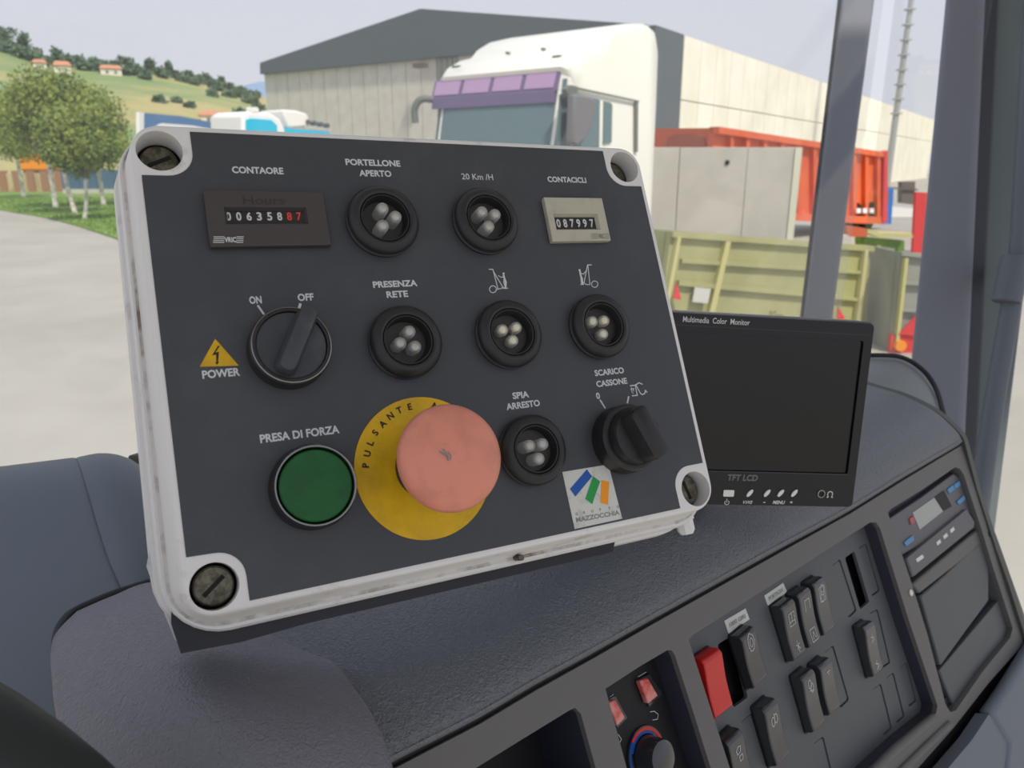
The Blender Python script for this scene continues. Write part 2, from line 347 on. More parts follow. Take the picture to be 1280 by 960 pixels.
# grab handle
gh = thing('grab_handle', at(1250, 560, 1.18), 'grey vertical grab handle tube with sleeve on the wide pillar', 'handle')
tube(MB(), spline([at(1297, -60, 1.2), at(1284, 150, 1.2), at(1274, 310, 1.2), at(1264, 380, 1.2), at(1243, 500, 1.2), at(1226, 620, 1.2), at(1218, 700, 1.22)], 5), [.0145] * 31, 20).build('tube', M_handle, gh, smooth=40)
tube(MB(), [at(1270, 322, 1.195), at(1258, 378, 1.195)], .021, 20).build('sleeve', M_handle, gh, smooth=40, bevel=2)
mb = MB(); box(mb, at(1262, 350, 1.2), (at(1250, 350, 1.31) - at(1262, 350, 1.2)), Z * .03, Vector((.015, 0, 0))); mb.build('mount', M_pillard, gh)

# ================================================================== DASHBOARD
O = at(740, 821, .378)
D = mkframe(O, DA, cw((.28, -.96, -.035)))
dash = thing('dashboard', Vector((.15, .55, 1.25)), 'dark grey truck dashboard with padded top and tilted switch console', 'dashboard')
groove = [(440, 990), (500, 957), (600, 905), (670, 863), (740, 824), (820, 778), (900, 733), (980, 688), (1063, 642), (1130, 600), (1203, 556)]
gp = D.pxs(groove)
H1 = D.pxs([(592, 962), (650, 926), (712, 888), (719, 885), (726, 892), (746, 965), (765, 1040), (600, 1060)])
H2 = D.pxs([(757, 861), (800, 833), (834, 813), (840, 813), (844, 820), (866, 888), (890, 965), (905, 1020), (805, 1040)])
H3 = D.pxs([(861, 800), (866, 794), (980, 722), (1088, 653), (1095, 653), (1100, 660), (1136, 775), (1172, 882), (1170, 892), (1130, 925), (1085, 968), (1030, 1020), (935, 1030)])
H4 = D.pxs([(1110, 641), (1114, 636), (1150, 614), (1194, 584), (1200, 586), (1205, 594), (1228, 665), (1240, 705), (1266, 785), (1263, 797), (1228, 840), (1195, 888), (1188, 890), (1182, 880), (1160, 795), (1140, 730)])
outer = gp + D.pxs([(1222, 606), (1250, 682), (1281, 770), (1284, 800), (1235, 855), (1192, 910), (1130, 980), (1060, 1060), (900, 1100), (400, 1110)])
o_face = plate(MB(), D, outer, -3.5, 0, [H1, H2, H3, H4]).build('console_frame', M_console, dash, bevel=1.4, seg=3)
# recess walls and floors
def recess(hole, depth, mw, name='recess_wall', floor=True, mf=None):
    mb = MB(); loft(mb, D, [(hole, -3.4), ([(u, v) for u, v in hole], -depth)]); mb.build(name, mw, dash)
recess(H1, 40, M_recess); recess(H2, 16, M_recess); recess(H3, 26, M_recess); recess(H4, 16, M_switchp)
def grow(poly, d):
    cx = sum(p[0] for p in poly) / len(poly); cy = sum(p[1] for p in poly) / len(poly); out = []
    for x, y in poly: l = math.hypot(x - cx, y - cy); out.append((x + (x - cx) / l * d, y + (y - cy) / l * d))
    return out
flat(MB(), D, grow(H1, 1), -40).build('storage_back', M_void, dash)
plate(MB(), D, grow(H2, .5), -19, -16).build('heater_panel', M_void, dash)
# switch panel with slots
def slot(x0, y0, x1, y1, wmm, h, r=2.2):
    a = Vector(D.px(x0, y0, h)); b = Vector(D.px(x1, y1, h)); d = (b - a).normalized(); q = Vector((-d.y, d.x))
    L = (b - a).length; return a, d, -q if q.x < 0 else q, L
def slot_poly(a, d, q, L, wmm, r=2, inset=0):
    base = rrect(-wmm / 2 + inset, inset, wmm / 2 - inset, L - inset, r)
    return [tuple(a + q * x + d * y) for x, y in base]
HP = -12.0
SW = (Vector(D.px(998, 738, HP)) - Vector(D.px(980, 752, HP))).length * .80
blanks = [(1045, 703, 1066, 768), (1078, 682, 1095, 742), (1092, 764, 1108, 832), (1105, 754, 1120, 818), (1096, 858, 1110, 915), (1112, 844, 1126, 900), (1129, 831, 1141, 880),
          (1036, 811, 1056, 880), (934, 896, 955, 970), (1023, 925, 1037, 985), (1043, 912, 1058, 972), (1063, 899, 1077, 955)]
voids = [(1062, 693, 1081, 757), (906, 800, 926, 878)]
holes = []
def within(q, poly):
    c = False
    for i in range(len(poly)):
        a, b = poly[i], poly[i - 1]
        if (a[1] > q[1]) != (b[1] > q[1]) and q[0] < (b[0] - a[0]) * (q[1] - a[1]) / (b[1] - a[1]) + a[0]: c = not c
    return c
slots = []
for bpx in blanks[:]:
    a, d, q, L = slot(*bpx, SW, HP); slots.append((a, d, q, L, 'blank'))
for bpx in voids:
    a, d, q, L = slot(*bpx, SW, HP); slots.append((a, d, q, L, 'void'))
panel_outer = grow(H3, .4)
# keep holes that stay apart
acc = []
for s_ in slots:
    wd = SW * (1.0 if s_[4] == 'void' else .86)
    poly = slot_poly(s_[0], s_[1], s_[2], s_[3], wd); c = s_[0] + s_[1] * s_[3] / 2
    if not all(within(p_, H3) for p_ in poly): print('slot outside', s_[4], c); continue
    if all((c - k[0]).length > wd * 1.02 or abs((c - k[0]).dot(s_[2])) > wd * 1.02 for k in acc): acc.append((c, poly, s_, wd))
plate(MB(), D, panel_outer, HP - 2.5, HP, [k[1] for k in acc]).build('switch_panel', M_switchp, dash, bevel=.4, seg=2)
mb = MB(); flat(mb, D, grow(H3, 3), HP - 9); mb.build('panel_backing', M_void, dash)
for c, poly, s_, wd in acc:
    if s_[4] == 'void': continue
    plate(MB(), D, slot_poly(s_[0], s_[1], s_[2], s_[3], wd, 2, .8), HP - 5, HP - .7).build('blanking_plate', M_switchp, dash, bevel=.5)
# rocker switches
def rocker(x0, y0, x1, y1, m, wf=1.0, hh=1.0, icon=None, recessed=0):
    a, d, q, L = slot(x0, y0, x1, y1, SW, HP + 6 * hh); wd = SW * wf
    prof = [(0, -1), (.2, 6), (1.0, 8.2), (3.2, 9.4), (L * .2, 9.0), (L * .35, 8.1), (L * .5, 7.4), (L * .65, 7.0), (L * .8, 7.0), (L - 2.2, 7.1), (L - .6, 5), (L, -1)]
    prof = [(y, h * hh) for y, h in prof]
    v = []; n = len(prof)
    for sx in (-wd / 2, wd / 2): v += [D.p(*(a + q * sx + d * y), HP + h) for y, h in prof]
    f = [(i, (i + 1) % n, (i + 1) % n + n, i + n) for i in range(n)] + [tuple(range(n)), tuple(range(n, 2 * n))]
    o = MB().add(v, f).build('rocker_switch', m, dash, bevel=.9, seg=3)
    base = MB(); plate(base, D, slot_poly(a - d * .8, d, q, L + 1.6, wd + 1.6, 2), HP - .5, HP + .8); base.build('rocker_bezel', M_void, o)
    if icon:
        def ih(y):
            for (y0_, h0_), (y1_, h1_) in zip(prof, prof[1:]):
                if y0_ <= y <= y1_ and y1_ > y0_: return h0_ + (h1_ - h0_) * (y - y0_) / (y1_ - y0_)
            return 6
        ic = MB(); k = wd * .27
        for pts in icon:
            P = [(x * k, y * L) for x, y in pts]
            for i in range(len(P) - 1):
                p0, p1 = Vector(P[i]), Vector(P[i + 1]); dd = (p1 - p0)
                if dd.length < 1e-5: continue
                dd.normalize(); nn = Vector((-dd.y, dd.x)) * .19
                qd = [p0 + nn, p1 + nn, p1 - nn, p0 - nn]
                ic.add([D.p(*(a + q * c_.x + d * c_.y), HP + ih(c_.y) + .25) for c_ in qd], [(0, 1, 2, 3)])
        ic.build('icon', M_print, o)
    return o
sq = lambda x0, y0, x1, y1: [(x0, y0), (x1, y0), (x1, y1), (x0, y1), (x0, y0)]
def disc(cx, cy, r, n=9, ky=.2): return [(cx + r * cos(2 * pi * i / n), cy + r * ky * sin(2 * pi * i / n)) for i in range(n + 1)]
rocker(884, 816, 905, 893, M_rockred, 1.15, 1.0).__setitem__('label', 'large red rocker switch at left end of console')
rocker(929, 788, 951, 855, M_rock, 1, 1, [disc(0, .22, .8), disc(0, .22, .4)])
rocker(979, 752, 1000, 822, M_rock, 1, 1, [sq(-.8, .2, .8, .42), [(-.8, .35), (.8, .35)], [(0, .2), (0, .35)], [(-.5, .75), (.5, .85)], [(.5, .75), (-.5, .85)], [(0, .7), (0, .9)]])
rocker(999, 737, 1019, 806, M_rock, 1, 1, [[(-.7, .38), (-.7, .18), (.7, .18), (.7, .36)], sq(-.8, .7, .8, .92), [(-.4, .88), (0, .76), (.4, .88)]])
rocker(1018, 724, 1037, 791, M_rock, 1, 1, [disc(.1, .2, .5), disc(-.1, .32, .5), sq(-.8, .14, .8, .4)])
rocker(1081, 779, 1098, 843, M_rock, 1, 1, [[(-.6, .25), (.6, .3)], [(0, .22), (0, .36)], [(-.6, .36), (.6, .33)], [(-.6, .76), (.6, .82)], [(0, .72), (0, .88)], [(-.6, .88), (.6, .84)]])
rocker(1004, 840, 1024, 911, M_rock, 1, 1, [disc(-.3, .2, .4), disc(.2, .28, .4), [(-.6, .3), (.7, .34)]])
rocker(1026, 826, 1044, 890, M_rock, 1, 1, [[(-.5, .2), (.6, .2)], [(0, .2), (0, .27)]])
rocker(957, 878, 979, 952, M_rock, 1, 1, [disc(-.4, .3, .4), disc(.4, .28, .4), [(-.1, .17), (.1, .22)]])
rocker(912, 917, 936, 993, M_rock, 1, 1, [[(-.6, .25), (-.1, .2), (.5, .22), (.3, .3), (-.4, .32), (-.6, .25)], sq(-.1, .36, .6, .44)])
def sticker(pts, s):
    p = D.pxs(pts, HP + .3); mb = MB(); plate(mb, D, p, HP - .1, HP + .3); o = mb.build('label_sticker', M_silver, dash)
    c = (sum(q[0] for q in p) / 4, sum(q[1] for q in p) / 4); d = Vector(p[1]) - Vector(p[0])
    text(MB(), D, s, c, d.length * .76, 2.6, HP + .45, math.atan2(d.y, d.x)).build('lettering', M_sgrey, o)
sticker([(905.5, 776), (932, 760.5), (937, 774), (911, 792)], '1000 GIRI')
sticker([(955.5, 744.5), (979, 728.5), (984, 740), (960, 757)], 'PORTA.DX')
# heater controls
def blade(pts, h0, h1, m, name, par, bev=.4):
    return plate(MB(), D, D.pxs(pts, h1), h0, h1).build(name, m, par, bevel=bev)
blade([(797, 850), (812, 842), (829, 868), (812, 884)], -17, -14.5, M_rock, 'lamp_frame', dash)
blade([(800, 851), (810, 847), (823, 870), (811, 880)], -16, -12, M_lamp, 'warning_lamp', dash, .8)
blade([(757, 876), (769, 869), (785, 898), (772, 911)], -17, -14.5, M_rock, 'lamp_frame', dash)
blade([(760, 879), (769, 874), (782, 898), (772, 908)], -16, -12, M_lamp, 'warning_lamp', dash, .8)
kc = D.px(810, 944, -14)
ring = MB()
def arc(mb, c, r0, r1, a0, a1, h, n=20):
    v = []
    for i in range(n + 1):
        a = R(a0 + (a1 - a0) * i / n); v += [D.p(c[0] + r0 * cos(a), c[1] + r0 * sin(a), h), D.p(c[0] + r1 * cos(a), c[1] + r1 * sin(a), h)]
    mb.add(v, [(2 * i, 2 * i + 1, 2 * i + 3, 2 * i + 2) for i in range(n)])
lathe(MB(), D, kc, [(14.6, -16), (14.6, -14.6), (11, -14.6)], cap1=False).build('dial_base', M_rock, dash, smooth=30)
mb = MB(); arc(mb, kc, 12.3, 14, -125, 0, -14.4); mb.build('dial_mark', M_redp, dash)
mb = MB(); arc(mb, kc, 10.8, 12.2, -150, -40, -14.4); arc(mb, kc, 12.3, 14, -190, -126, -14.4); mb.build('dial_mark', M_sblue, dash)
kn = lathe(MB(), D, kc, [(10.2, -15), (10.2, -12), (9.6, -6), (9, -3), (7, -2)]).build('dial_knob', M_rock, dash, smooth=30)
ic = MB(); tri = D.pxs([(812, 886), (822, 893), (820, 900), (810, 900)], -15.7)
stroke(ic, D, D.pxs([(813, 890), (818, 889), (823, 893), (822, 899), (816, 900)], -15.7), .35, -15.8); stroke(ic, D, D.pxs([(773, 918), (777, 924), (774, 930)], -15.7), .35, -15.8)
stroke(ic, D, D.pxs([(756, 876), (767, 868)], -15.7), .3, -15.8); stroke(ic, D, D.pxs([(798, 846), (808, 840)], -15.7), .3, -15.8); ic.build('lettering', M_print, dash)
# right hand bay : tachograph, shelf, pocket
plate(MB(), D, grow(H4, .5), -13, -11).build('bay_back', M_recess, dash)
plate(MB(), D, D.pxs([(1141, 730), (1222, 662), (1229, 670), (1229, 680), (1150, 742)], -4), -11, -4).build('bay_shelf', M_console, dash, bevel=1.5)
plate(MB(), D, D.pxs([(1151, 745), (1185, 716), (1221, 680), (1228, 678), (1236, 712), (1236, 750), (1176, 832)], -4), -11, -4).build('pocket_flap', M_switchp, dash, bevel=1.2)
plate(MB(), D, D.pxs([(1174, 838), (1250, 748), (1263, 790), (1193, 886)], -5), -11, -5).build('pocket_front', M_switchp, dash, bevel=1.2)
lathe(MB(), D, D.px(1138, 741), [(2.6, -.5), (2.6, .8), (1.4, 1.6)], 16).build('screw', M_metal, dash, smooth=30)
lathe(MB(), D, D.px(1237, 668), [(2.6, -.5), (2.6, .8), (1.4, 1.2)], 16).build('screw', M_void, dash, smooth=30)
tach = thing('tachograph', D.p(*D.px(1170, 690), -20), 'grey tachograph with small display and blue buttons in console bay', 'tachograph')
plate(MB(), D, D.pxs([(1112, 648), (1150, 623), (1192, 592), (1200, 598), (1213, 636), (1212, 645), (1128, 694), (1118, 668)], -5), -10.5, -5).build('front', M_tacho, tach, bevel=.8)
plate(MB(), D, D.pxs([(1141, 641), (1168, 622), (1179, 639), (1150, 662)], -4.5), -5.2, -4.6).build('display', M_lcd, tach)
plate(MB(), D, D.pxs([(1168, 622), (1180, 613), (1190, 633), (1179, 639)], -4.5), -5.2, -4.5).build('display_dark', M_void, tach)  # dark part of the display
for q in ([(1184, 612), (1191, 606), (1194, 611), (1187, 617)], [(1192, 606), (1199, 601), (1201, 606), (1195, 611)], [(1196, 627), (1205, 619), (1207, 624), (1199, 631)], [(1130, 678), (1141, 669), (1143, 675), (1133, 683)]):
    plate(MB(), D, D.pxs(q, -4), -5.2, -3.8).build('button', M_bbtn, tach, bevel=.4)
plate(MB(), D, D.pxs([(1137, 648), (1142, 645), (1144, 653), (1139, 656)], -4), -5.2, -3.8).build('button', M_rbtn, tach, bevel=.4, label='faded red tachograph button')
dr = plate(MB(), D, D.pxs([(1133, 698), (1209, 636), (1219, 652), (1218, 660), (1142, 722)], -2), -10.5, -2).build('drawer', M_tacho, tach, bevel=1.5)
for cx, cy in ((1173.5, 678), (1182, 670), (1190.5, 662.5)):
    plate(MB(), D, D.pxs([(cx - 3, cy), (cx + 1.5, cy - 4), (cx + 3, cy), (cx - 1.5, cy + 4)], -1.7), -2.2, -1.7).build('key', M_metal, dr)
plate(MB(), D, D.pxs([(1145, 699), (1153, 693), (1155, 697), (1147, 703)], -1.7), -2.2, -1.7).build('plate', M_metal, dr)

# padded top swept from the groove back towards the windscreen
GE = D.p(*gp[-1])
nE = DA
prof = []
for x, y in [(1203, 556), (1199, 548), (1190, 537), (1168, 518), (1132, 500), (1090, 487)]:
    q = at_plane(x, y, GE, nE) - GE; prof.append((q.dot(DC), q.dot(Z)))
lc, lz = prof[-1]
prof += [(lc + .09, lz + .012), (lc + .2, lz + .008), (lc + .32, lz - .02), (lc + .40, lz - .06)]
prof = [(0, 0)] + [(max(a, 0) + .001 * i, b) for i, (a, b) in enumerate(prof[1:])]
print('PADPROF', [(round(a, 3), round(b, 3)) for a, b in prof])
gg = spline([D.p(u, v, -.5) for u, v in [((2 * gp[0][0] - gp[1][0]), 2 * gp[0][1] - gp[1][1])] + gp[:-1]] + [GE - DA * .004], 4)
def padrow(k):
    c, z = prof[k]; return None
pf = spline([Vector((a, b, 0)) for a, b in prof], 6)
mb = MB(); rows_ = []
pv, pfac = [], []
pf2 = [Vector((.002, -.006, 0)), Vector((-.0005, -.001, 0)), Vector((.0, .001, 0))] + pf[1:]
for j, q in enumerate(pf2):
    for i, g in enumerate(gg):
        t = i / (len(gg) - 1); k = .72 + .28 * t
        kk = max(.05, (.10 + .42 * t - .08) / .42); pv.append(g + DC * (min(q.x, .08) + max(q.x - .08, 0) * kk) + Z * (q.y * k + .0055))
nW = len(gg)
for j in range(len(pf2) - 1):
    for i in range(nW - 1): a = j * nW + i; pfac.append((a, a + 1, a + nW + 1, a + nW))
mb.add(pv, pfac); pad = mb.build('dash_pad', M_pad, dash, smooth=60)
tube(MB(), [D.p(u, v - 3, -7.5) for u, v in gp[:-1]] + [D.p(gp[-1][0] - 4, gp[-1][1] - 2, -7.5)], .0066, 12).build('groove_strip', M_void, dash, smooth=60)  # near-black tube added to darken the groove and stop light leaking
# end cap strip
cap = []
cf = Frame(GE, DC, -Z, DA)
pr = [(a * 1000, -b * 1000) for a, b in [(q.x, q.y) for q in pf]]
up_ = []
for i, (a, b) in enumerate(pr):
    p_, n_ = pr[max(i - 1, 0)], pr[min(i + 1, len(pr) - 1)]; tx, ty = n_[0] - p_[0], n_[1] - p_[1]; l = math.hypot(tx, ty)
    up_.append((a + ty / l * 2.5, b - tx / l * 2.5 - 2.5))
dn = []
for x, y in [(1284, 800), (1262, 730), (1246, 685), (1222, 610)]:
    q = at_plane(x, y, GE, nE) - GE; dn.append((q.dot(DC) * 1000, -q.z * 1000))
low = [(pr[-1][0], pr[-1][1] + 60), (60, 200), (dn[0][0] + 40, dn[0][1] + 30), (dn[0][0] - 10, dn[0][1] + 30)]
plate(MB(), cf, dn + up_ + low, -2, 7).build('end_cap', M_gasket, dash, bevel=1.5)
# body of the dash below (hidden core)
core = [D.p(*D.px(480, 1020), -60), D.p(*D.px(1190, 860), -60)]
mb = MB(); A_, B_ = core; A_.z = B_.z = 1.25; box(mb, A_ + DC * .08, B_ - A_, DC * .3, Z * .55); mb.build('dash_body', M_void, dash)
flat(MB(), D, D.pxs([(1240, 800), (1276, 778), (1330, 900), (1330, 1120), (900, 1120), (1060, 975), (1160, 900)], -7), -7).build('under_panel', M_void, dash)
# lower ledges
lp = MB(); plate(lp, D, D.pxs([(1165, 985), (1188, 957), (1215, 925), (1236, 893), (1262, 915), (1250, 1000), (1200, 1060)], 10), 0, 10); lp.build('lower_trim', M_dash, dash, bevel=5, seg=4)
lp = MB(); plate(lp, D, D.pxs([(1239, 891), (1262, 857), (1300, 795), (1400, 800), (1400, 1000), (1256, 1000), (1262, 930)], 12), 0, 12); lp.build('lower_trim', M_dash, dash, bevel=5, seg=4)
for seg_ in ([(1088, 968), (1118, 938), (1166, 898)], [(1118, 972), (1150, 940), (1186, 906)]):
    tube(MB(), [D.p(*D.px(x, y), 0) for x, y in seg_], .0035, 10).build('ledge', M_console, dash, smooth=50)
# far passenger side hump
fh = MB(); patch(fh, [[at(1040, 452, 1.0), at(1090, 446, 1.0), at(1125, 449, 1.0), at(1150, 464, .99), at(1168, 488, .97)],
                      [at(1035, 480, .90), at(1085, 478, .9), at(1118, 482, .9), at(1145, 494, .9), at(1172, 516, .9)],
                      [at(1030, 560, .83), at(1080, 560, .83), at(1115, 562, .83), at(1150, 570, .83), at(1190, 600, .83)]], 6, 6, .003, .03)
fh.build('passenger_shelf', M_hump, dash, smooth=50)
tube(MB(), spline([at(1085, 444, .985), at(1125, 446, .985), at(1153, 462, .975), at(1170, 486, .955), at(1180, 520, .9), at(1192, 570, .86)], 5), .003, 10).build('gasket', M_seal, dash, smooth=50)
# instrument hood at the left
sil = [(-120, 597), (-60, 592), (0, 585), (50, 578), (92, 572)]
rowsL = []
def dl(y): return .5
L_cols = [-120, -60, 0, 50]
seam = [(92, 573), (101, 602), (112, 640), (128, 690), (150, 745), (172, 800)]
def lrow(y_of, d, seamx): pass
rowsL = [[at(-120, 603, .50), at(-40, 598, .50), at(30, 588, .50), at(91, 581, .50)],
         [at(-120, 594, .475), at(-40, 588, .475), at(30, 580, .475), at(92, 572.5, .475)],
         [at(-130, 630, .445), at(-45, 620, .445), at(30, 610, .445), at(101.5, 603, .445)],
         [at(-140, 720, .415), at(-50, 712, .415), at(30, 702, .415), at(128, 692, .415)],
         [at(-150, 830, .385), at(-50, 822, .385), at(40, 815, .385), at(166, 790, .39)],
         [at(-160, 1010, .35), at(-50, 1010, .35), at(50, 1005, .35), at(230, 990, .36)]]
patch(MB(), rowsL, 8, 8, .002, .03).build('instrument_hood', M_dash, dash, smooth=60)
rowsR = [[at(96, 580, .50), at(125, 577, .50), at(150, 580, .505), at(180, 596, .51), at(240, 640, .53)],
         [at(98, 572, .475), at(125, 567, .475), at(152, 570, .48), at(178, 584, .49), at(245, 640, .51)],
         [at(108, 603, .445), at(135, 598, .445), at(165, 600, .45), at(195, 612, .46), at(250, 660, .48)],
         [at(135, 692, .415), at(160, 688, .415), at(190, 690, .42), at(220, 700, .43), at(270, 730, .45)],
         [at(175, 790, .39), at(200, 790, .39), at(230, 792, .4), at(260, 800, .41), at(310, 830, .43)]]
patch(MB(), rowsR, 8, 8, .002, .03).build('hood_side', M_dash, dash, smooth=60)
mb = MB(); box(mb, at(158, 569, .55), at(225, 573, .55) - at(158, 569, .55), Vector((.01, .03, -.004)), -Z * .02); mb.build('hood_grille', M_gasket, dash, bevel=2)
# shroud under the control box
rowsS = [[at(96, 764, .36), at(140, 745, .365), at(195, 727, .375), at(290, 735, .385), at(360, 768, .375)],
         [at(70, 795, .338), at(130, 778, .33), at(220, 765, .335), at(320, 775, .348), at(394, 800, .345)],
         [at(69, 850, .31), at(140, 845, .295), at(240, 840, .288), at(345, 845, .298), at(436, 856, .305)],
         [at(78, 920, .285), at(160, 920, .27), at(270, 920, .262), at(370, 920, .265), at(468, 912, .277)],
         [at(95, 1030, .262), at(190, 1030, .25), at(290, 1030, .242), at(400, 1030, .243), at(503, 1025, .25)]]
patch(MB(), rowsS, 9, 9, .0035, .03).build('column_shroud', M_shroud, dash, smooth=60)

tube(MB(), spline([at(82, 930, .292), at(72, 855, .322), at(71, 800, .345), at(80, 776, .357), at(98, 762, .366), at(140, 743.5, .371), at(195, 726, .381)], 6), .0022, 8).build('gap_shade', M_seal, dash, smooth=60)  # dark tube put in for the shade between shroud and hood
# ================================================================== STEERING WHEEL
wh = thing('steering_wheel', at(-160, 1080, .16), 'thick black steering wheel rim curving through the lower left corner', 'steering wheel')
P1 = at(22, 966, .215); Tn = cw((.80, -.56, -.05)).normalized(); rd = cw((-.50, -.62, -.30)); rd = (rd - Tn * rd.dot(Tn)).normalized()
Cw = P1 + rd * .22; mb = MB(); v, f = [], []; N1, N2 = 96, 20; ax = Tn.cross(rd)
for i in range(N1):
    a = 2 * pi * i / N1; e1 = -rd * cos(a) + Tn * sin(a); c_ = Cw + e1 * .22
    for j in range(N2): b = 2 * pi * j / N2; v.append(c_ + (e1 * cos(b) + ax * sin(b)) * .0155)
for i in range(N1):
    for j in range(N2): f.append((i * N2 + j, i * N2 + (j + 1) % N2, ((i + 1) % N1) * N2 + (j + 1) % N2, ((i + 1) % N1) * N2 + j))
mb.add(v, f); mb.build('rim', M_wheel, wh, smooth=180)
axd = ax if ax.dot(FW) > 0 else -ax
tube(MB(), [Cw + axd * .01, Cw + axd * .04], .07, 32).build('hub', M_wheel, wh, smooth=40, bevel=4)
for a in (60, 180, 300):
    e1 = -rd * cos(R(a)) + Tn * sin(R(a)); tube(MB(), [Cw + axd * .02 + e1 * .06, Cw + e1 * .215], [.014, .010], 10).build('spoke', M_wheel, wh, smooth=40)

# ================================================================== CONTROL BOX
TL = CAM + Vector((-.13991022, .29775721, .01205114))
B = mkframe(TL, Vector((.88997747, .45496335, -.03079708)), Vector((.18201308, -.41634483, -.89080201)))
W_, H_ = 226.0, 176.8
cb = thing('control_box', B.p(100, 195, -30), 'white-rimmed control box with black labelled panel on the dashboard', 'control box')
def lidrect(o):
    q = rrect(-2.4 - o, -2.2 - o, W_ + 2.4 + o, H_ + 2.2 + o, 10.5 + (o * 1.5 if o > 0 else o * .8), 8)
    return [(u + (max(o, 0) * (.13 + .20 * (1 - max(0, min(1, v / H_)))) if u < W_ / 2 else 0), v) for u, v in q]
scr_c = [(7.2, 8.2), (W_ - 7.5, 8.0), (W_ - 7.2, H_ - 7.2), (8.0, H_ - 7.2)]
mb = MB(); plate(mb, B, lidrect(-1.0), -11, 0, [circ(c, 8.1) for c in scr_c])
mb.build('lid', M_white, cb, smooth=40)
mb = MB(); loft(mb, B, [(lidrect(-1.05), 0), (lidrect(-.2), -.25), (lidrect(.4), -1.2), (lidrect(1.6), -6), (lidrect(3.4), -12.5), (lidrect(3.8), -14)]); mb.build('lid_skirt', M_white, cb, smooth=50)
mb = MB(); loft(mb, B, [(lidrect(3.6), -14), (lidrect(5.3), -14.3), (lidrect(5.3), -14.6)]); mb.build('groove', M_dirtw, cb, smooth=40)
mb = MB(); loft(mb, B, [(lidrect(5.3), -14.3), (lidrect(6.4), -14.0), (lidrect(7.4), -15.5), (lidrect(7.7), -23), (lidrect(7.7), -25)]); mb.build('base_rim', M_white, cb, smooth=40)
mb = MB(); loft(mb, B, [(lidrect(6.8), -24.9), (lidrect(9.5), -25.2), (lidrect(10.6), -30), (lidrect(10.6), -54), (lidrect(9), -56)], cap1=True); mb.build('housing', M_white, cb, smooth=40)
bp = []
def cut(cx, cy, sx, sy):                                            # concave corner round a screw boss
    r = 9.5; out = []
    for i in range(9):
        a = R(90 * i / 8); out.append((cx + sx * (18.6 - r + r * cos(a)), cy + sy * (18.3 - r + r * sin(a))))
    return out
c1 = [(18.6, 0)] + cut(0, 0, 1, 1) + [(0.2, 18.3)]
c2 = [(.2, H_ - 18.6)] + list(reversed(cut(0, H_, 1, -1))) + [(18.6, H_)]
c3 = [(W_ - 18.4, H_)] + cut(W_, H_, -1, -1) + [(W_, H_ - 18.4)]
c4 = [(W_, 18.3)] + list(reversed(cut(W_, 0, -1, 1))) + [(W_ - 18.6, 0)]
fp = plate(MB(), B, c1 + c2 + c3 + c4, -.6, .25).build('faceplate', M_face, cb, bevel=.15, seg=1)
for i, c in enumerate(scr_c):
    hs = (-9, -9.5, -7, -5.5)[i]
    s = lathe(MB(), B, c, [(6.9, -11), (6.9, hs - .8), (6.3, hs), (2, hs + .3)], 28).build('screw', M_screw, cb, smooth=35)
    an = (-25, 60, 75, -38)[i]; d_ = Vector((cos(R(an)), sin(R(an)))); q_ = Vector((-d_.y, d_.x)); cc = Vector(c)
    plate(MB(), B, [tuple(cc + d_ * x + q_ * y) for x, y in ((-4.6, -.8), (4.6, -.8), (4.6, .8), (-4.6, .8))], hs - .2, hs + .42).build('slot', M_slot, s)
# legends
leg = MB()
def lab(s, x0, x1, y, cap_, y1=None):
    a = Vector(B.px(x0, y, .3)); b = Vector(B.px(x1, y1 if y1 is not None else y, .3)); text(leg, B, s, ((a.x + b.x) / 2, (a.y + b.y) / 2), (b - a).length, cap_, .34)
lab('CONTAORE', 290, 354, 213, 2.9); lab('PORTELLONE', 432, 500, 203.5, 2.9); lab('APERTO', 449, 489, 216.8, 2.9); lab('20 Km /H', 577, 616, 221, 2.9)
lab('CONTACICLI', 684.5, 732.5, 224.7, 2.9); lab('PRESENZA', 466, 521.5, 354.8, 2.8); lab('RETE', 483, 510, 367.7, 2.8); lab('ON', 311.5, 327, 375, 3.0); lab('OFF', 372, 392, 371.5, 3.0)
lab('POWER', 252.5, 300, 466.5, 3.1); lab('PRESA DI FORZA', 324.5, 424.5, 542.5, 3.2, 542.5); lab('SPIA', 640.5, 661, 493.8, 2.9); lab('ARRESTO', 632.5, 675, 506, 2.9)
lab('SCARICO', 743, 780, 464.6, 2.9); lab('CASSONE', 745, 784, 478, 2.9); lab('0', 745, 749.8, 494.8, 3.0)
S = lambda pts, wd, closed=False: stroke(leg, B, B.pxs(pts, .3), wd, .34, closed)
S([(322.5, 382.3), (330.6, 393.8)], .75); S([(375.3, 380.3), (374, 384.6)], 1.0); S([(750.3, 500.3), (756.3, 510)], .75); S([(785.7, 496), (784.2, 503.5)], .75)
def cx(ox, oy, k): return lambda pts: [(ox + x / k, oy + y / k) for x, y in pts]
c5 = cx(580, 320, 5.818)
def pc(x, y, r, n=16): return [(x + r * cos(2 * pi * i / n), y + r * sin(2 * pi * i / n)) for i in range(n)]
S(c5(pc(210, 242, 25)), .38, True); S(c5([(182, 97), (210, 97), (247, 240)]), .42); S(c5([(212, 110), (286, 232)]), .42); S(c5([(240, 242), (265, 238), (286, 228)]), .38)
S(c5([(250, 143), (270, 156), (290, 150)]), .38); S(c5([(285, 236), (318, 234)]), .4); S(c5([(288, 142), (294, 165), (304, 190), (300, 234)]), .9); S(c5([(292, 165), (290, 195), (304, 234)]), .5)
flat(leg, B, B.pxs(c5(pc(288, 128, 8, 10)), .3), .34)
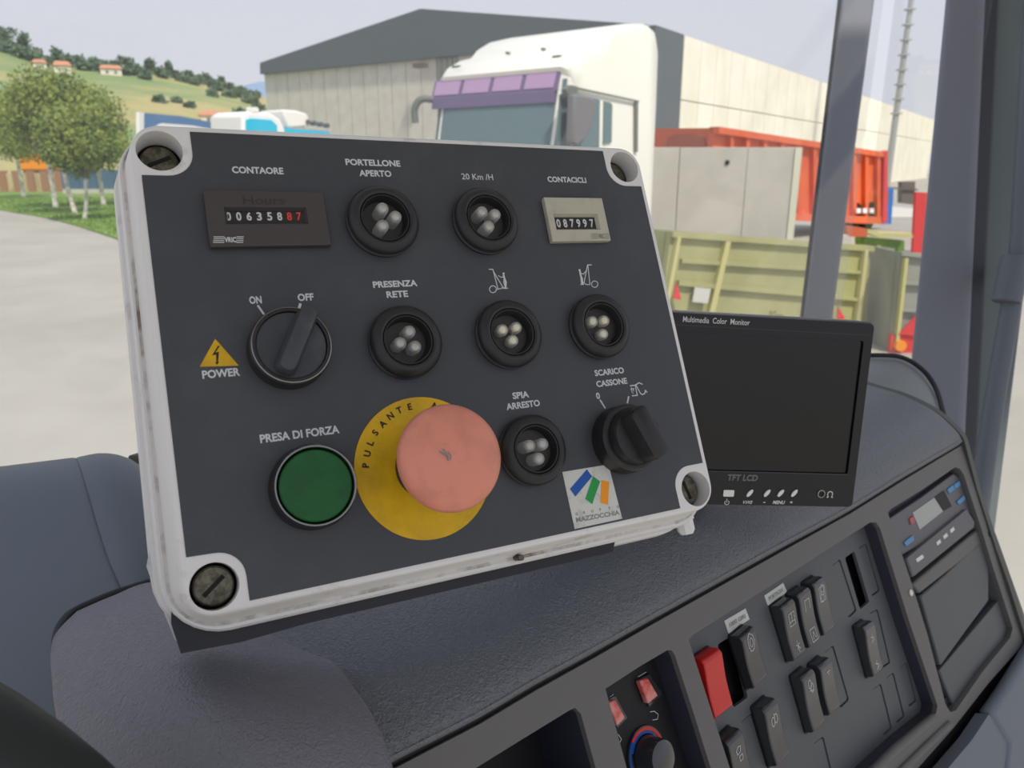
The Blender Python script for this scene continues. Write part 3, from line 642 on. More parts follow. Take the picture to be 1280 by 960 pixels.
S(c5(pc(950, 205, 23)), .38, True); S(c5([(926, 65), (900, 65), (915, 205)]), .42); S(c5([(898, 66), (872, 198)]), .42); S(c5([(870, 196), (892, 208), (915, 208)]), .38)
S(c5([(850, 126), (868, 132), (888, 108)]), .38); S(c5([(848, 208), (870, 206)]), .4); S(c5([(843, 112), (848, 140), (858, 165), (862, 206)]), .9); S(c5([(848, 140), (852, 180), (856, 206)]), .5)
flat(leg, B, B.pxs(c5(pc(840, 103, 8, 10)), .3), .34)
c7 = cx(735, 455, 16)
S(c7([(845, 435), (940, 425), (1020, 375), (1085, 405)]), .5); S(c7([(945, 430), (985, 628), (885, 635)]), .5); S(c7([(960, 425), (1050, 590), (1090, 612), (1130, 590), (1155, 530)]), .5)
S(c7([(1140, 525), (1180, 565)]), .5); S(c7([(865, 470), (880, 560), (905, 585)]), .35); S(c7([(850, 510), (915, 490), (905, 540)]), .35)
leg.build('lettering', M_print, fp, recalc=False)
tg = B.pxs([(269, 423.5), (298.5, 457), (249.5, 458.5)], .3)
flat(MB(), B, tg, .3).build('power_sign', M_yellow, fp)
c1_ = cx(140, 150, 3.2)
bt = B.pxs(c1_([(424, 903), (432, 903), (414, 930), (428, 927), (424, 968), (430, 966), (419, 980), (412, 968), (418, 969), (416, 938), (400, 942)]), .3)
flat(MB(), B, bt, .36).build('power_sign_bolt', M_bprint, fp)
# indicator lamps
cams_uv = Vector(((CAM - B.O).dot(B.a) * 1000, (CAM - B.O).dot(B.b) * 1000, (CAM - B.O).dot(B.n) * 1000))
def lamp(c, leds, hl=9.5, lit=False):
    body = lathe(MB(), B, c, [(15, 0), (15.1, 1.4), (14.3, 2.0), (14.3, 2.7), (15.0, 3.3), (15.0, 4.2), (14.2, 5.6), (12.6, 6.8), (11.4, 7.0), (10.6, 6.6), (10.3, 5.8), (10.0, 6.4), (9.6, 6.4), (9.2, 5.2), (9.0, 2.2), (8.6, 1.6)], 56).build('indicator_lamp', M_rubber, cb, smooth=30)
    lathe(MB(), B, c, [(8.9, .3), (8.9, 1.7)], 40).build('insert', M_rubber2, body, smooth=30)
    for x, y in leds:
        p_ = B.px(x, y, hl); m = MB()
        lathe(m, B, p_, [(2.55, 1.6), (2.55, hl - 2.2), (2.35, hl - 1.2), (1.7, hl - .4), (.8, hl)], 20); m.build('led', M_led, body, smooth=60)
        m = MB(); lathe(m, B, p_, [(1.5, hl - 4.0), (1.6, hl - 1.4), (.6, hl - 1.0)], 12, cap0=True)
        m.build('led_chip', M_ledlit if lit else M_ledun, body, smooth=60)
lamp((88.4, 37.6), [(479.6, 258.4), (496, 268.8), (480, 280)], 10.5)
lamp((135.3, 37.6), [(604.7, 262.8), (621, 266), (613, 281)], 10.5)
lamp((89.5, 89.6), [(513.4, 413), (502, 427.5), (520.6, 432)], 9)
lamp((136.2, 89.6), [(630.4, 411), (647.5, 408), (643.3, 424.3)], 7, True)
lamp((182.9, 89.2), [(743.3, 400.4), (758, 399.4), (756.5, 416.3)], 7, True)
lamp((137.2, 140.4), [(664.5, 556.5), (680.7, 554.3), (676, 572.6)], 10.5)
# hour counter
def counter(u0, v0, u1, v1, m, win, name, label, hz=3.2):
    o = MB(); w0, w1, w2, w3 = win; plate(o, B, [(u0, v0), (u1, v0), (u1, v1), (u0, v1)], 0.2, hz, [[(w0, w1), (w2, w1), (w2, w3), (w0, w3)]])
    o = o.build(name, m, cb, bevel=.35); o['label'] = label
    mb = MB(); loft(mb, B, [([(w0, w1), (w2, w1), (w2, w3), (w0, w3)], hz - .1), ([(w0 + 1, w1 + .9), (w2 - 1, w1 + .9), (w2 - 1, w3 - .9), (w0 + 1, w3 - .9)], hz - 2.0)]); mb.build('window_frame', m, o)
    flat(MB(), B, [(w0, w1), (w2, w1), (w2, w3), (w0, w3)], hz - 2.2).build('drum', M_win, o)
    return o
hz = 3.2
def corner(pts): p = B.pxs(pts, hz); return (p[0][0] + p[3][0]) / 2, (p[0][1] + p[1][1]) / 2, (p[1][0] + p[2][0]) / 2, (p[2][1] + p[3][1]) / 2
hu = corner([(254.7, 239.5), (404, 238.3), (414, 305.5), (262.5, 309.3)]); hw = corner([(279, 258.8), (381.6, 258.8), (386, 279), (284, 279.5)])
hc = counter(*hu, M_hour, hw, 'hour_counter', 'dark brown-black hour counter reading 00635887')
for i, ch in enumerate('00635887'):
    x = (285.5, 298.4, 311.3, 324, 337, 349.5, 361.6, 373.6)[i]
    text(MB(), B, ch, B.px(x, 270.6, hz - 2), 1.9, 3.5, hz - 1.9).build('digit', M_red if i > 5 else M_print, hc)
text(MB(), B, 'Hours', B.px(330, 250.5, hz), 15.5, 3.6, hz + .15).build('embossing', mat('embossed', (52, 47, 47), .5), hc)
br = MB()
for k in range(4):
    y = 296.2 + k * 2.3
    stroke(br, B, B.pxs([(267.5 - k * .3, y), (280, y)], hz), .3, hz + .12); stroke(br, B, B.pxs([(296, y), (303.5 - k * .2 + .8, y)], hz), .3, hz + .12)
text(br, B, 'VRIC', B.px(288, 299.8, hz), 4.2, 2.1, hz + .15); br.build('lettering', M_print, hc)
cu_ = corner([(681, 246.5), (752.3, 247.2), (764, 300), (690, 302.5)]); cwn = corner([(691.8, 266.8), (747, 267.5), (751, 286.3), (696.5, 286.8)])
cc_ = counter(*cu_, M_beige, cwn, 'cycle_counter', 'beige cycle counter reading 087997')
for i, ch in enumerate('087997'):
    x = (698, 706.4, 715, 723, 731, 739.6)[i]
    text(MB(), B, ch, B.px(x, 279.2, hz - 2), 2.1, 4.2, hz - 1.9).build('digit', M_print, cc_)
br = MB()
for k in range(4):
    y = 292.3 + k * 1.9
    stroke(br, B, B.pxs([(739, y), (747, y)], hz), .3, hz + .12); stroke(br, B, B.pxs([(756, y), (761, y)], hz), .3, hz + .12)
text(br, B, 'VRIC', B.px(751.5, 295.2, hz), 3.4, 2.4, hz + .15); br.build('lettering', M_sgrey, cc_)
# rotary switch on/off
rc = (43.6, 88.8)
rs = lathe(MB(), B, rc, [(15.2, 0), (15.2, 5.5), (14.9, 8), (14.0, 9), (13.0, 9), (12.8, 7.6), (12, 7.6)], 64).build('rotary_switch', M_rubber, cb, smooth=30, label='large rotary switch turned to off')
lathe(MB(), B, rc, [(14.45, 8.4), (14.5, 9.15), (14.1, 9.3), (13.95, 9)], 64, cap1=False).build('chrome_ring', M_chrome, rs, smooth=60)
lathe(MB(), B, rc, [(12.6, 7.2), (12.5, 8.1)], 56).build('disc', M_knob, rs, smooth=30)
e0, e1 = Vector(B.px(390, 382, 17)), Vector(B.px(357, 463, 17)); dd = (e1 - e0); LL = dd.length; dd.normalize(); qq = Vector((-dd.y, dd.x))
def bar(c0, c1, w0, w1, h0, h1, nrm_=None):
    a, b = Vector(c0), Vector(c1); d = (b - a).normalized(); q = Vector((-d.y, d.x)); L = (b - a).length
    def ell(wd, ex): return [tuple(a + d * (L / 2) + d * y + q * x) for x, y in rrect(-wd / 2, -L / 2 - ex, wd / 2, L / 2 + ex, min(wd / 2 * .95, 3.2), 5)]
    return ell
hb = MB(); ell = bar(e0 + dd * 2, e1 - dd * 2, 5, 8, 8, 17); loft(hb, B, [(ell(8.6, 1.5), 8), (ell(7.6, 1.6), 12), (ell(6.4, 1.8), 16), (ell(5.6, 1.4), 17.2), (ell(3.6, .2), 17.8)], cap1=True); hb.build('handle', M_knob, rs, smooth=35)
# rotary switch scarico cassone
r2 = (183.2, 142.0)
rs2 = lathe(MB(), B, r2, [(15.2, 0), (15.2, 5.5), (14.9, 9), (14.0, 10), (12.6, 10)], 64).build('rotary_switch', M_blackgloss, cb, smooth=30, label='black rotary switch under SCARICO CASSONE turned right')
e0, e1 = Vector(B.px(797, 511, 20)), Vector(B.px(830, 570, 20)); dd = (e1 - e0).normalized(); qq = Vector((-dd.y, dd.x))
kn = MB(); cc = (e0 + e1) / 2
def kp(k, sc, off=0): return [tuple(cc + dd * (y * sc) + qq * (x * sc)) for x, y in k]
kout = [(-4.5, -11.5), (4.0, -12), (8.5, -7), (9.5, 0), (9.5, 10.5), (-9.5, 10.5), (-9.5, 0), (-8.5, -7.5)]
# skirt disc under the beak, then the beak
lathe(kn, B, (r2[0] + .6, r2[1] - .2), [(12.8, 9), (12.8, 11.5), (11.5, 14)], 48)
ell = bar(e0 + dd * 1, e1 - dd * 1.5, 5, 8, 8, 17); loft(kn, B, [(ell(17, 1), 10), (ell(13.5, 1.2), 15), (ell(10.5, 1.4), 19), (ell(9.2, 1.0), 20.3), (ell(7.0, .2), 20.8)], cap1=True); kn.build('handle', M_blackgloss, rs2, smooth=35)
# green push button
gc = (45.0, 141.4)
pb = lathe(MB(), B, gc, [(15.6, 0), (15.6, 5), (14.9, 7.2)], 64, cap1=False).build('push_button', M_rubber, cb, smooth=30, label='round green push button with metal bezel')
lathe(MB(), B, gc, [(15.0, 6.4), (14.9, 8.6), (14.5, 9.3), (14.0, 9.3), (13.5, 8.7), (13.1, 7)], 64, cap1=False).build('bezel', M_chrome, pb, smooth=30)
lathe(MB(), B, gc, [(13.0, 6), (13.0, 8.6), (12.5, 9.0), (0.1, 9.05)], 64).build('cap', M_green, pb, smooth=30)
# emergency stop
ec = (89.6, 140.4)
es = lathe(MB(), B, ec, [(28.3, .2), (28.3, .7), (0.1, .72)], 96).build('stop_disc', M_yellow, cb, smooth=30, label='yellow disc behind the stop button lettered PULSANTE')
c6 = cx(440, 480, 4.57); tx = MB()
for ch, x, y in zip('PULSANTEA', (78, 88, 105, 133, 175, 220, 270, 330, 470), (465, 398, 337, 278, 228, 183, 150, 130, 123)):
    q = Vector(B.px(*c6([(x, y)])[0], .8)); an = math.atan2(q.y - ec[1], q.x - ec[0]) + pi / 2
    text(tx, B, ch, (q.x, q.y), None, 2.7, .85, an)
tx.build('lettering', M_bprint, es)
st = lathe(MB(), B, ec, [(12.2, .5), (12.2, 2), (11, 3), (10.5, 24), (12, 26)], 48).build('stop_button', M_stem, cb, smooth=30, label='faded red mushroom emergency stop button')
mp = [(14, 24.5), (17.5, 25), (19.2, 26.2), (19.7, 28), (19.6, 30), (18.9, 31.8), (17, 33.3), (13.5, 34.7), (9, 35.7), (4.5, 36.2), (.3, 36.4)]
mu = lathe(MB(), B, ec, mp, 80).build('mushroom_cap', M_salmon, st, smooth=60)
mk = MB()
for pts in ([(500, 385), (520, 400), (548, 418)], [(520, 372), (535, 395), (548, 436)], [(548, 392), (562, 408), (560, 430)]):
    stroke(mk, B, B.pxs(c6(pts), 36.2), .5, 36.5)
mk.build('scratch', M_sgrey, mu)
# maker's sticker
sk = plate(MB(), B, B.pxs([(703, 590), (760.5, 580.5), (777.8, 648.3), (718.5, 661.3)], .4), .2, .4).build('maker_sticker', M_silver, fp)
c9 = cx(690, 570, 9.6)
for pts, m in (([(418, 160), (482, 245), (280, 488), (215, 395)], M_sblue), ([(492, 240), (578, 305), (482, 578), (398, 515)], M_sgreen), ([(592, 290), (686, 312), (672, 588), (580, 560)], M_sor)):
    flat(MB(), B, B.pxs(c9(pts), .45), .48).build('logo_bar', m, sk)
tx = MB(); a = Vector(B.px(720, 650, .45)); b = Vector(B.px(774.3, 640.3, .45)); text(tx, B, 'MAZZOCCHIA', tuple((a + b) / 2), (b - a).length, 2.1, .48, math.atan2((b - a).y, (b - a).x))
for ch, x in zip('GRUPPO', (296, 388, 484, 580, 690, 790)): text(tx, B, ch, B.px(*c9([(x, 694 - (x - 296) * .175)])[0], .45), None, 1.2, .48)
tx.build('lettering', M_sgrey, sk)
# small screw in skirt, cable gland, bracket
lathe(MB(), B, (128, H_ + 6.6), [(1.3, -14), (1.3, -8)], 10).build('rivet', M_screw, cb)
gl = MB(); gf = Frame(B.p(*B.px(855, 650, -22), -22), B.a, B.b, B.n)
ax_ = Frame(gf.O, B.a, B.n, B.b)
lathe(gl, Frame(gf.O - B.b * .012, B.a, B.n, B.b), (0, 0), [(4.2, 0), (4.2, 6), (5.0, 6), (5.0, 12), (4.3, 12), (4.3, 17), (3, 19)], 8); gl.build('cable_gland', M_white, cb, smooth=30)
bpx = [(214, 780), (226, 817), (300, 803), (385, 779), (480, 757), (600, 729), (690, 708), (766, 690), (769, 676), (600, 690), (330, 740), (214, 760)]
plate(MB(), B, B.pxs(bpx, -20), -22, -20).build('bracket', M_brk, cb, bevel=.5, label='black steel mounting bracket under the box')
bb = B.pxs([(231, 812), (385, 776), (764, 688)], -22)
mb = MB(); v = [B.p(*q, -22) for q in bb]; mb.add(v + [q - B.n * .028 for q in v] + [q - B.b * .0015 for q in v] + [q - B.n * .028 - B.b * .0015 for q in v], [(0, 1, 4, 3), (1, 2, 5, 4), (6, 7, 10, 9), (7, 8, 11, 10), (0, 1, 7, 6), (1, 2, 8, 7), (3, 4, 10, 9), (4, 5, 11, 10), (0, 3, 9, 6), (2, 5, 11, 8)]); mb.build('bracket_shelf', M_brk, cb)
plate(MB(), B, B.pxs([(196, 685), (186, 692), (183, 708), (190, 728), (218, 798), (228, 811), (230, 814), (229, 765), (222, 735)], -26), -27.5, -26).build('bracket_flange', M_brkw, cb, bevel=.4, label='bare metal bracket flange at lower left')
plate(MB(), B, B.pxs([(766, 677), (840, 655), (840, 661), (792, 674), (768, 678.5)], -30), -32, -30).build('bracket_rail', M_brkw, cb)

# ================================================================== MONITOR
mo = at(1065, 633.5, .48)
Mf = mkframe(mo, cw((6.86, -.277, 1)), -cw((.06, 1, -.135)))
mn = thing('monitor', Mf.p(-90, 10, -25), 'black flat monitor beside the control box', 'monitor')
tr_ = Mf.px(1094, 404.5); br_ = (0, 0); tlm = Mf.px(842, 391); blm = Mf.px(893, 630.3)
MH = -(tr_[1] + tlm[1]) / 2; ml = -188
print('MON', tr_, tlm, blm)
def mr(x, y, h=0): return Mf.px(x, y, h)
mc = loft(MB(), Mf, [(rrect(ml, -MH, 0, 0, 3, 5), 0), (rrect(ml - .6, -MH - .8, .6, .6, 3.5, 5), -1.5), (rrect(ml - .6, -MH - 1.2, .6, .6, 3.5, 5), -18), (rrect(ml + 6, -MH + 5, -6, -6, 5, 5), -26)], cap0=False, cap1=True).build('case', M_monedge, mn, smooth=35)
i0 = mr(1080, 427); i1 = mr(1059, 592)
ix1 = (i0[0] + i1[0]) / 2; iy0 = mr(960, 420)[1]; iy1 = mr(980, 591)[1]
scrw = rrect(ml + 12, iy0, ix1, iy1, 1.5, 3)
plate(MB(), Mf, rrect(ml, -MH, 0, 0, 3, 5), -1, .2, [scrw]).build('bezel', M_mon, mn, bevel=.35)
flat(MB(), Mf, rrect(ml + 10, iy0 - 2, ix1 + 2, iy1 + 2, 1, 2), -1.3).build('screen', M_scr, mn)
mb = MB(); stroke(mb, Mf, [(ml + 4, mr(900, 409)[1]), (-2, mr(900, 409)[1])], .25, .3); stroke(mb, Mf, [(ml + 12, iy1), (ix1, iy1)], .5, .3); mb.build('bezel_line', M_monedge, mn)
tx = MB(); a = mr(853.5, 399); b = mr(937, 403); text(tx, Mf, 'Multimedia  Color  Monitor', ((a[0] + b[0]) / 2, (a[1] + b[1]) / 2), b[0] - a[0], 3.4, .35)
def ml_(s, x0, x1, y, cap_, sl=0): a, b = mr(x0, y), mr(x1, y); text(tx, Mf, s, ((a[0] + b[0]) / 2, (a[1] + b[1]) / 2), b[0] - a[0], cap_, .35, 0, sl)
ml_('V1/V2', 928, 940, 627.6, 2.0, .3); ml_('MENU', 966, 980.5, 627.8, 2.2, .2); ml_('-', 953.5, 956.5, 627.8, .5); ml_('+', 987, 990.5, 627.6, 1.6)
stroke(tx, Mf, [(mr(908.3, 628)[0] + 1.4 * sin(R(a_)), mr(908.3, 628)[1] - 1.4 * cos(R(a_))) for a_ in range(40, 321, 20)], .4, .35); stroke(tx, Mf, [mr(908.3, 623.5), mr(908.3, 628)], .4, .35)
oc = mr(1037.3, 617.5); stroke(tx, Mf, [(oc[0] - 2, oc[1] + 2), (oc[0] - 1, oc[1] + 2), (oc[0] - 1.7, oc[1] + .3), (oc[0] - 1.3, oc[1] - 1.2), (oc[0], oc[1] - 1.8), (oc[0] + 1.3, oc[1] - 1.2), (oc[0] + 1.7, oc[1] + .3), (oc[0] + 1, oc[1] + 2), (oc[0] + 2, oc[1] + 2)], .5, .35)
tx.build('lettering', M_print, mn, recalc=False)
tx = MB(); ml_('TFT LCD', 909, 947, 597, 4.0, .1); tx.build('lettering', mat('dim_print', (110, 110, 112), .5), mn)
for x, y in ((936.5, 616), (958, 616), (975, 616), (992, 616)):
    c = Vector(mr(x, y)); d = Vector((.62, -.78)); q = Vector((.78, .62))
    plate(MB(), Mf, [tuple(c + d * (2.9 * cos(t * pi / 8)) + q * (1.25 * sin(t * pi / 8))) for t in range(16)], .1, 1.2).build('button', M_metal, mn, bevel=.35)
p0, p1 = mr(904, 612), mr(916.5, 620.5); plate(MB(), Mf, rrect(p0[0], p0[1], p1[0], p1[1], .6, 3), .1, .9).build('power_button', M_metal, mn, bevel=.3)
jc = mr(1026, 617); lathe(MB(), Mf, jc, [(2.6, .1), (2.6, .8), (1.9, .9), (1.7, .3)], 24, cap1=False).build('headphone_socket', M_chrome, mn, smooth=30); lathe(MB(), Mf, jc, [(1.6, .1), (1.6, .35)], 16).build('socket_hole', M_void, mn)
st_ = Mf.p(-95, -40, -26); tube(MB(), [st_, Mf.p(-95, 5, -38), Mf.p(-95, 30, -50)], [.012, .012, .02], 14).build('stand', M_brk, mn, smooth=40)

# ================================================================== OUTSIDE
def V2_(p): return Vector((p.x, p.y, 0))
def az(a): return Vector((sin(R(a)), cos(R(a)), 0))
gfm = Frame(Vector((0, 0, 0)), Vector((1, 0, 0)), Vector((0, 1, 0)), Z)
# yard
gs = MB(); N = 40; v = [(-200 + 10 * i, -60 + 6.5 * j, -.0 if True else 0) for j in range(N + 1) for i in range(N + 1)]
gs.add(v, [(j * (N + 1) + i, j * (N + 1) + i + 1, (j + 1) * (N + 1) + i + 1, (j + 1) * (N + 1) + i) for j in range(N) for i in range(N)]); tag(gs.build('floor', M_conc, kind='structure'), 'pale concrete yard outside the windscreen')
gpts = [at_z(x, y, 0) for x, y in [(-260, 228), (-120, 250), (0, 263), (60, 273), (100, 284), (145, 299), (200, 325), (260, 330), (300, 280), (300, 243), (145, 241), (0, 239), (-260, 226)]]
plate(MB(), gfm, [(p.x * 1000, p.y * 1000) for p in gpts], 0, 60).build('grass_verge', M_grass, kind='structure')
random.seed(5)
# grass tufts
gt = MB(); lo, hi = gpts[2:7], gpts[9:12]
def inside(x, y):
    c = False; n = len(gpts)
    for i in range(n):
        a, b = gpts[i], gpts[i - 1]
        if (a.y > y) != (b.y > y) and x < (b.x - a.x) * (y - a.y) / (b.y - a.y) + a.x: c = not c
    return c
k = 0
while k < 9000:
    x, y = random.uniform(-45, -4), random.uniform(18, 54)
    if not inside(x, y): continue
    k += 1; a = random.uniform(0, 6.3); h = random.uniform(.06, .16); dx, dy = cos(a) * .04, sin(a) * .04
    gt.add([(x - dx, y - dy, .05), (x + dx, y + dy, .05), (x + random.uniform(-.05, .05), y + random.uniform(-.05, .05), .05 + h)], [(0, 1, 2)])
tag(gt.build('grass', M_grass, recalc=False), 'short green grass on the verge under the trees', 'grass', kind='stuff')
def leafcloud(mb, c, rx, rz, n, s):
    for _ in range(n):
        d = Vector((random.gauss(0, 1), random.gauss(0, 1), random.gauss(0, 1))).normalized() * (random.random() ** .4)
        p = c + Vector((d.x * rx, d.y * rx, d.z * rz)); a = Vector((random.gauss(0, 1), random.gauss(0, 1), random.gauss(0, 1))).normalized(); b = a.orthogonal().normalized()
        k = s * random.uniform(.6, 1.3); mb.add([p, p + a * k * .5 + b * k * .35, p + a * k, p + a * k * .5 - b * k * .35], [(0, 1, 2, 3)])
def tree(x, y, top, rx, trunk_px, label, lean=0):
    b = at_z(x, y, .05); d = (b - CAM).length
    ht = at_plane(x, top, b, Vector((b.x, b.y, 0)).normalized()).z
    rxm = rx / F_PX * d; t = thing('tree', b, label, 'tree', None); tr = trunk_px / F_PX * d / 2
    fork = b + Vector((lean, 0, ht * .36))
    tube(MB(), spline([b, b + Vector((lean * .6, 0, ht * .16)), fork], 4), [tr * 1.15, tr * 1.1, tr * 1.05, tr, tr, tr * .95, tr * .9, tr * .9, tr * .9], 10).build('trunk', M_trunk, t, smooth=60)
    br_ = MB()
    for k in range(5):
        a = k * 1.26 + x; e = fork + Vector((cos(a) * rxm * .5, sin(a) * rxm * .5, ht * .32)); tube(br_, [fork, (fork + e) / 2 + Z * .1, e], [tr * .7, tr * .45, tr * .2], 6)
    br_.build('branches', M_bark, t, smooth=60, kind='stuff')
    lf = MB(); cz = ht * .66
    for k in range(16):
        a, rr = random.uniform(0, 6.3), rxm * random.uniform(.15, .62); zz = random.uniform(-.36, .42)
        q = b + Vector((lean + cos(a) * rr * (1 - abs(zz) * .8), sin(a) * rr * (1 - abs(zz) * .8), cz + zz * ht * .62)); leafcloud(lf, q, rxm * .44, ht * .13, 560, .15)
    lf.build('foliage', M_leaf, t, recalc=False, kind='stuff'); return t
tree(30, 247, 112, 50, 4, 'tree at far left with slender limed trunk behind orange machine')
tree(70, 260, 96, 52, 5, 'tree with forked white trunk, second from the left')
tree(94, 267, 84, 54, 4.5, 'tallest tree with curved white trunk in the middle of the group', -.25)
tree(106, 275, 128, 44, 4, 'nearest tree with pinkish white trunk standing closest to the yard', .3)
tree(130, 257, 108, 54, 4.6, 'rightmost tree with straight bright white trunk beside blue fence')
# boundary pieces
def wallseg(name, x0, x1, yb0, yt0, yt1, m, label, cat, th=.3, d0=None, d1=None, kind=None, bevel=0):
    a = at_z(x0, yb0, 0) if d0 is None else at(x0, 204, d0); a.z = 0
    b = at_z(x1, yb0, 0) if d1 is None else at(x1, 204, d1); b.z = 0
    dr_ = (b - a).normalized(); za = at_wall(x0, yt0, a, dr_).z; zb = at_wall(x1, yt1, a, dr_).z; pa, pb = at_wall(x0, yt0, a, dr_), at_wall(x1, yt1, a, dr_)
    n = Vector((-dr_.y, dr_.x, 0)); n = n if n.dot(a) > 0 else -n; n *= th
    A, B_ = Vector((pa.x, pa.y, 0)), Vector((pb.x, pb.y, 0))
    mb = MB().add([A, B_, B_ + n, A + n, pa, pb, pb + n, pa + n], [(0, 1, 2, 3), (4, 5, 6, 7), (0, 1, 5, 4), (1, 2, 6, 5), (2, 3, 7, 6), (3, 0, 4, 7)])
    o = mb.build(name, m, bevel=bevel); tag(o, label, cat); 
    if kind: o['kind'] = kind
    return o, A, B_, dr_
bw = thing('boundary_wall', at_z(30, 241, 0), 'low beige boundary wall with brown piers behind the grass', 'wall')
A, B_ = at_z(-80, 240.5, 0), at_z(78, 240.5, 0); d_ = (B_ - A); box(MB(), A, d_, Vector((0, .3, 0)), Z * 1.55).build('wall', M_beigew, bw)
for k in range(9): box(MB(), A + d_ * (.08 + .11 * k) - Vector((0, .12, 0)), Vector((.6, 0, 0)), Vector((0, .4, 0)), Z * 1.75).build('pier', mat('brown_pier', (165, 125, 100), .9), bw)
bf = thing('fence', at_z(110, 243, 0), 'dull blue solid fence behind the tree trunks', 'fence')
A, B_ = at_z(80, 243, 0), at_z(300, 243, 0); d_ = B_ - A
for k in range(10): box(MB(), A + d_ * (k / 10) + Z * .35, d_ * .097, Vector((0, .08, 0)), Z * 1.5).build('panel', M_navy, bf)
box(MB(), A - Vector((0, .1, 0)), d_, Vector((0, .3, 0)), Z * .4).build('plinth', M_precast, bf)
om = thing('excavator', at_z(12, 238, 0) + Vector((0, 4, 0)), 'blurred orange machine at left edge behind the boundary wall', 'machine')
P = at_z(12, 238, 0) + Vector((0, 4, 0)); dP = P.y; sc = dP / F_PX
box(MB(), P + Vector((-16 * sc, 0, 1.7)), (36 * sc, 0, 0), (0, 1.8, 0), (0, 0, 19 * sc)).build('body', M_omach, om, bevel=150)
box(MB(), P + Vector((4 * sc, .2, 1.7 + 15 * sc)), (16 * sc, 0, 0), (0, 1.4, 0), (0, 0, 10 * sc)).build('cab', M_wp, om, bevel=80)
for sx in (-12, 12): tube(MB(), [P + Vector((sx * sc, .1, .5)), P + Vector((sx * sc, .8, .5))], .5, 20).build('wheel', M_tyre, om)
box(MB(), P + Vector((-14 * sc, .2, .6)), (34 * sc, 0, 0), (0, 1.2, 0), (0, 0, 1.2)).build('chassis', M_dark, om)
rs_ = thing('banner', P + Vector((16 * sc, 5, 0)), 'red banner on a post seen through the leaves at left', 'banner')
q = P + Vector((16 * sc, 5, 0)); box(MB(), q + Z * (2.35 + 16 * sc), (16 * sc * 1.1, 0, 0), (0, .05, 0), (0, 0, 26 * sc * 1.1)).build('cloth', M_redp, rs_); tube(MB(), [q, q + Z * (2.35 + 44 * sc)], .06, 8).build('pole', M_wp, rs_)
# blue and white trailer behind the box
tl_ = thing('trailer', V2_(at(215, 204, 68)), 'blue curtain trailer with white stripe behind the trees', 'trailer')
a, b = at(176, 204, 66), at(266, 204, 76); a.z = b.z = 0; dr_ = (b - a).normalized(); n = Vector((-dr_.y, dr_.x, 0))
def quadprism(pxq, A, dr_, th, m, name, par, off=0, bevel=0):
    n = Vector((-dr_.y, dr_.x, 0)); n = n if n.dot(A) > 0 else -n
    p = [at_wall(x, y, A, dr_) - n * off for x, y in pxq]; k = len(p)
    mb = MB().add(p + [q + n * th for q in p], [tuple(range(k)), tuple(range(k, 2 * k))] + [(i, (i + 1) % k, (i + 1) % k + k, i + k) for i in range(k)])
    return mb.build(name, m, par, bevel=bevel)
quadprism([(180, 141), (225, 145), (265, 152.5), (265, 190), (180, 190)], a, dr_, .6, M_trail, 'curtain', tl_)
quadprism([(192, 162), (197, 155.5), (202, 154), (240, 157), (262, 161), (262, 172), (190, 172)], a, dr_, .05, M_wp, 'stripe', tl_, .06)
quadprism([(174, 140), (180, 141), (180, 205), (174, 205)], a, dr_, .3, M_wp, 'end_frame', tl_); quadprism([(265, 152), (269, 153), (269, 205), (265, 205)], a, dr_, .3, M_wp, 'end_frame', tl_)
for x in (190, 205, 220): c = at_wall(x, 225, a, dr_); c.z = .5; tube(MB(), [c, c + n * .3], .5, 20).build('wheel', M_tyre, tl_)
# turquoise coach with roof unit
tq = thing('lorry', V2_(at(335, 204, 34)), 'turquoise and white lorry with a lamp bar behind the box top edge', 'truck')
a, b = at(303, 204, 33), at(412, 204, 37); a.z = b.z = 0; dr_ = (b - a).normalized()
quadprism([(303, 143), (312, 139), (338, 141), (350, 148), (357, 160), (358, 215), (303, 215)], a, dr_, 2.3, M_wp, 'cab', tq, bevel=120)
quadprism([(307, 150), (312, 148), (338, 150), (345, 157), (346, 200), (307, 200)], a, dr_, .1, M_turq, 'cab_panel', tq, .08)
quadprism([(353, 137), (370, 138), (384, 142), (388, 152), (388, 158), (360, 160)], a, dr_, 1.6, M_wp, 'fairing', tq, bevel=80)
quadprism([(356, 160), (412, 165), (412, 200), (356, 200)], a, dr_, 2.3, M_turq, 'side', tq)
n = Vector((-dr_.y, dr_.x, 0)); n = n if n.dot(a) > 0 else -n
for x, y in ((384, 152.5), (392.5, 154), (400.5, 155.5), (408.5, 157)):
    c = at_wall(x, y, a, dr_) - n * .1; tube(MB(), [c, c + n * .25], .11, 14).build('spotlight', M_chrome, tq, smooth=40)
quadprism([(380, 157), (413, 161.5), (413, 163.5), (380, 160)], a, dr_, .1, M_metal, 'lamp_bar', tq, .05)
for x in (320, 395): c = at_wall(x, 225, a, dr_); c.z = .5; tube(MB(), [c, c + n * .3], .5, 20).build('wheel', M_tyre, tq)
for k, (x, y) in enumerate(((316, 137.5), (321, 137.5))): c = at_wall(x, y, a, dr_); tube(MB(), [c, c + n * .3],   .12, 10).build('beacon', M_wp, tq)

